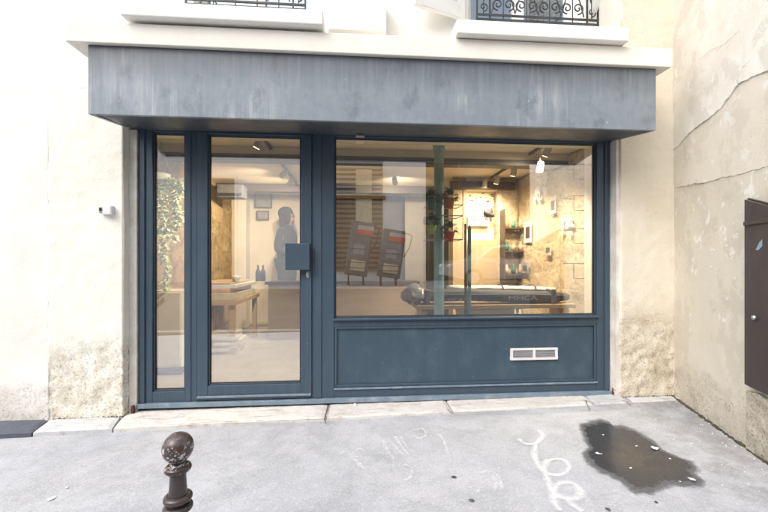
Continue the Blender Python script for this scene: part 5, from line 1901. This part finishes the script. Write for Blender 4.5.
louvre(-0.85, 1.20, 3.95, 5.3, M['louvre_grey'])
louvre(-0.85, 1.20, 0.75, 3.7, M['louvre'])
MB().box(-0.95, 1.3, YO + 0.001, YO + 0.16, 3.70, 3.84).build('ledge', M['ochre'], ob)
MB().box(0.10, 0.75, YO + 0.077, YO + 0.11, 2.3, 4.9).build('panel', M['cream_panel'], ob)
dw = MB()
dw.box(-5.82, -5.73, YO + 0.001, YO + 0.10, 0.5, 4.55)
dw.box(-4.70, -4.61, YO + 0.001, YO + 0.10, 0.5, 4.55)
dw.box(-5.73, -4.70, YO + 0.001, YO + 0.10, 4.45, 4.55)
dwo = dw.build('doorway', M['white_paint'], ob)
MB().box(-5.73, -4.70, YO + 0.001, YO + 0.02, 0.3, 4.45).build('door', M['old_wood'], dwo)
ob2 = thing('dark_building', 'dark brown building across the street next to the pale one, mirrored in the display window', 'building', (10, YO, 0.3))
MB().box(EDGE + 0.01, 32, YO - 6, YO - 0.2, -0.5, 8.5).build('wall', M['opp_dark'], ob2)
for i in range(5):
    x0 = EDGE + 1.4 + i * 2.6
    for z0 in (1.0, 4.2):
        f0 = MB().box(x0, x0 + 1.2, YO - 0.199, YO - 0.14, z0, z0 + 1.9).build('window', M['old_wood'], ob2)
        MB().box(x0 + .08, x0 + 1.12, YO - 0.1395, YO - 0.13, z0 + .08, z0 + 1.82).build('pane', M['car_glass'], f0)

# two street stands with red bands
def delivery_trolley(x, y, s, label):
    g = 0.30
    t = thing('delivery_trolley', label, 'trolley', (x, y, g), 'trolleys with red bands across the street')
    tl = Matrix.Rotation(R(8), 3, 'Y')
    pv_ = (x, y, g + 0.5 * s)
    hw = 0.40
    MB().box(x - hw, x + hw, y - 0.25, y + 0.10, g + 0.32 * s, g + 2.15 * s, tl, pv_).build('body', M['stand_grey'], t, bevel=0.05)
    MB().box(x - hw + .06, x + hw - .06, y + 0.101, y + 0.13, g + 0.95 * s, g + 1.62 * s, tl, pv_).build('door', M['stand_blue'], t, bevel=0.02)
    MB().box(x - hw + .20, x + hw - .22, y + 0.131, y + 0.14, g + 1.05 * s, g + 1.38 * s, tl, pv_).build('notice', M['louvre_grey'], t)
    MB().box(x - 0.16, x + hw + .01, y + 0.101, y + 0.125, g + 1.72 * s, g + 1.88 * s, tl, pv_).build('red_band', M['stand_red'], t)
    MB().box(x - 0.16, x + hw + .01, y + 0.101, y + 0.125, g + 1.883 * s, g + 2.02 * s, tl, pv_).build('white_band', M['stand_light'], t)
    MB().box(x - 0.22, x + 0.28, y + 0.101, y + 0.20, g + 0.50 * s, g + 0.84 * s, tl, pv_).build('parcel', M['cream_panel'], t, bevel=0.01)
    hd = MB()
    hd.tube([(x + hw + .12, y, g + 1.1 * s), (x + hw + .32, y + .05, g + 1.5 * s), (x + hw + .40, y + .05, g + 1.9 * s), (x + hw + .22, y, g + 2.0 * s)], 0.022, 6)
    for zz in (0.62, 0.80, 1.25):
        hd.tube([(x - hw - .02, y + .22, g + zz * s), (x + hw * .9, y + .24, g + (zz - .05) * s)], 0.012, 5)
    hd.build('handle', M['tyre'], t)
    for sx in (-0.30, 0.22):
        MB().tube([(x + sx, y - 0.05, g + 0.19), (x + sx + 0.05, y - 0.05, g + 0.19)], 0.19, 18).build('wheel', M['tyre'], t)
    return t


delivery_trolley(0.10, -10.3, 1.05, 'grey delivery trolley with a red band mirrored in front of the slatted shutter')
delivery_trolley(1.20, -9.75, 0.90, 'lower grey delivery trolley with a red band mirrored closer to the column')

# parked pale car
cx, cy = 5.3, -10.2
cg = 0.295
cr_ = thing('parked_car', 'grey car parked across the street, mirrored low in the display window', 'car', (cx, cy, cg))
L = 4.2
prof = [(-L / 2, .35), (-L / 2 + .03, .72), (-L / 2 + .25, .88), (-1.15, .95), (-0.55, 1.36), (-0.2, 1.43), (0.75, 1.42), (1.25, 1.28), (1.75, .96), (L / 2 - .05, .88), (L / 2, .62), (L / 2, .35), (1.72, .25), (-1.72, .25)]
bd = MB()
W2 = 0.86
n = len(prof)
vs = []
for s, k in ((-1, 0.0), (1, 0.0)):
    for x, z in prof:
        inset = 0.0 if z < 0.9 else 0.22 * (z - 0.9) / 0.5
        vs.append((cx + x, cy + s * (W2 - inset), cg + z))
bd.add(vs, [tuple(range(n)), tuple(range(2 * n - 1, n - 1, -1))] + [(i, (i + 1) % n, n + (i + 1) % n, n + i) for i in range(n)])
bd.build('body', M['car_paint'], cr_, bevel=0.05, seg=3)
for pts in ([(-1.0, .98), (-0.52, 1.31), (0.05, 1.36), (0.05, .98)], [(0.13, .98), (0.13, 1.36), (0.72, 1.35), (1.18, 1.22), (1.5, .98)]):
    yy = lambda z: cy + W2 - 0.22 * (z - 0.9) / 0.5 + 0.006
    MB().prism([(cx + x, yy(z), cg + z) for x, z in pts], (0, 0.004, 0)).build('side_window', M['car_glass'], cr_)
for x in (-1.28, 1.30):
    t_ = MB()
    for s in (-1, 1):
        pass
    wl = MB().tube([(cx + x, cy + W2 - 0.16, cg + 0.30), (cx + x, cy + W2 + 0.015, cg + 0.30)], 0.315, 24).build('wheel', M['tyre'], cr_)
    MB().tube([(cx + x, cy + W2 + 0.0155, cg + 0.30), (cx + x, cy + W2 + 0.025, cg + 0.30)], 0.20, 20).build('rim', M['steel'], wl)
    wl = MB().tube([(cx + x, cy - W2 + 0.16, cg + 0.30), (cx + x, cy - W2 - 0.015, cg + 0.30)], 0.315, 24).build('wheel', M['tyre'], cr_)
for s in (-1, 1):
    MB().ellipsoid((cx - L / 2 + 0.06, cy + s * 0.62, cg + 0.68), 0.08, 0.16, 0.08, 12, 8).build('headlight', M['white_plastic'], cr_, smooth=True)
    MB().ellipsoid((cx + L / 2 - 0.04, cy + s * 0.66, cg + 0.74), 0.06, 0.12, 0.08, 12, 8).build('tail_light', M['lamp_red'], cr_, smooth=True)

# ================================================================== LIGHT, CAMERA
world = bpy.data.worlds.new('World')
scene.world = world
world.use_nodes = True
nt = world.node_tree
bgd = nt.nodes['Background']
sky = nt.nodes.new('ShaderNodeTexSky')
sky.sky_type = 'NISHITA'
sky.sun_disc = False
SUN_EL, SUN_AZ = R(46), R(228)      # azimuth clockwise from +y: behind and to the left of the camera
sky.sun_elevation = SUN_EL
sky.sun_rotation = SUN_AZ
sky.air_density = 1.0
sky.dust_density = 4.0
sky.ozone_density = 1.0
hs = N(nt, 'ShaderNodeHueSaturation', Saturation=0.42)
nt.links.new(sky.outputs[0], hs.inputs['Color'])
nt.links.new(hs.outputs[0], bgd.inputs['Color'])
bgd.inputs['Strength'].default_value = 0.30
sl = bpy.data.lights.new('sun', 'SUN')
sl.energy = 2.1
sl.angle = R(80)
sl.color = (1.0, 0.975, 0.94)
so_ = bpy.data.objects.new('sun', sl)
COL.objects.link(so_)
dirv = Vector((math.sin(SUN_AZ) * math.cos(SUN_EL), math.cos(SUN_AZ) * math.cos(SUN_EL), math.sin(SUN_EL)))
so_.rotation_euler = dirv.to_track_quat('Z', 'Y').to_euler()
so_.location = dirv * 30

cam = bpy.data.cameras.new('camera')
cam.sensor_width = 36.0
cam.lens = 18.0
cam.shift_y = 6.0 / 768.0
cam.clip_start = 0.05
cam.clip_end = 1000
co = bpy.data.objects.new('camera', cam)
COL.objects.link(co)
co.location = (0, -DIST, CAMZ)
co.rotation_euler = (R(90), 0, -TH)
scene.camera = co

scene.view_settings.view_transform = 'Standard'
scene.view_settings.look = 'None'
scene.view_settings.exposure = 0
scene.view_settings.gamma = 1
cy_ = scene.cycles
cy_.max_bounces = 7
cy_.diffuse_bounces = 4
cy_.glossy_bounces = 3
cy_.transparent_max_bounces = 16
cy_.sample_clamp_indirect = 6.0
cy_.caustics_reflective = False
cy_.caustics_refractive = False
cy_.use_denoising = True
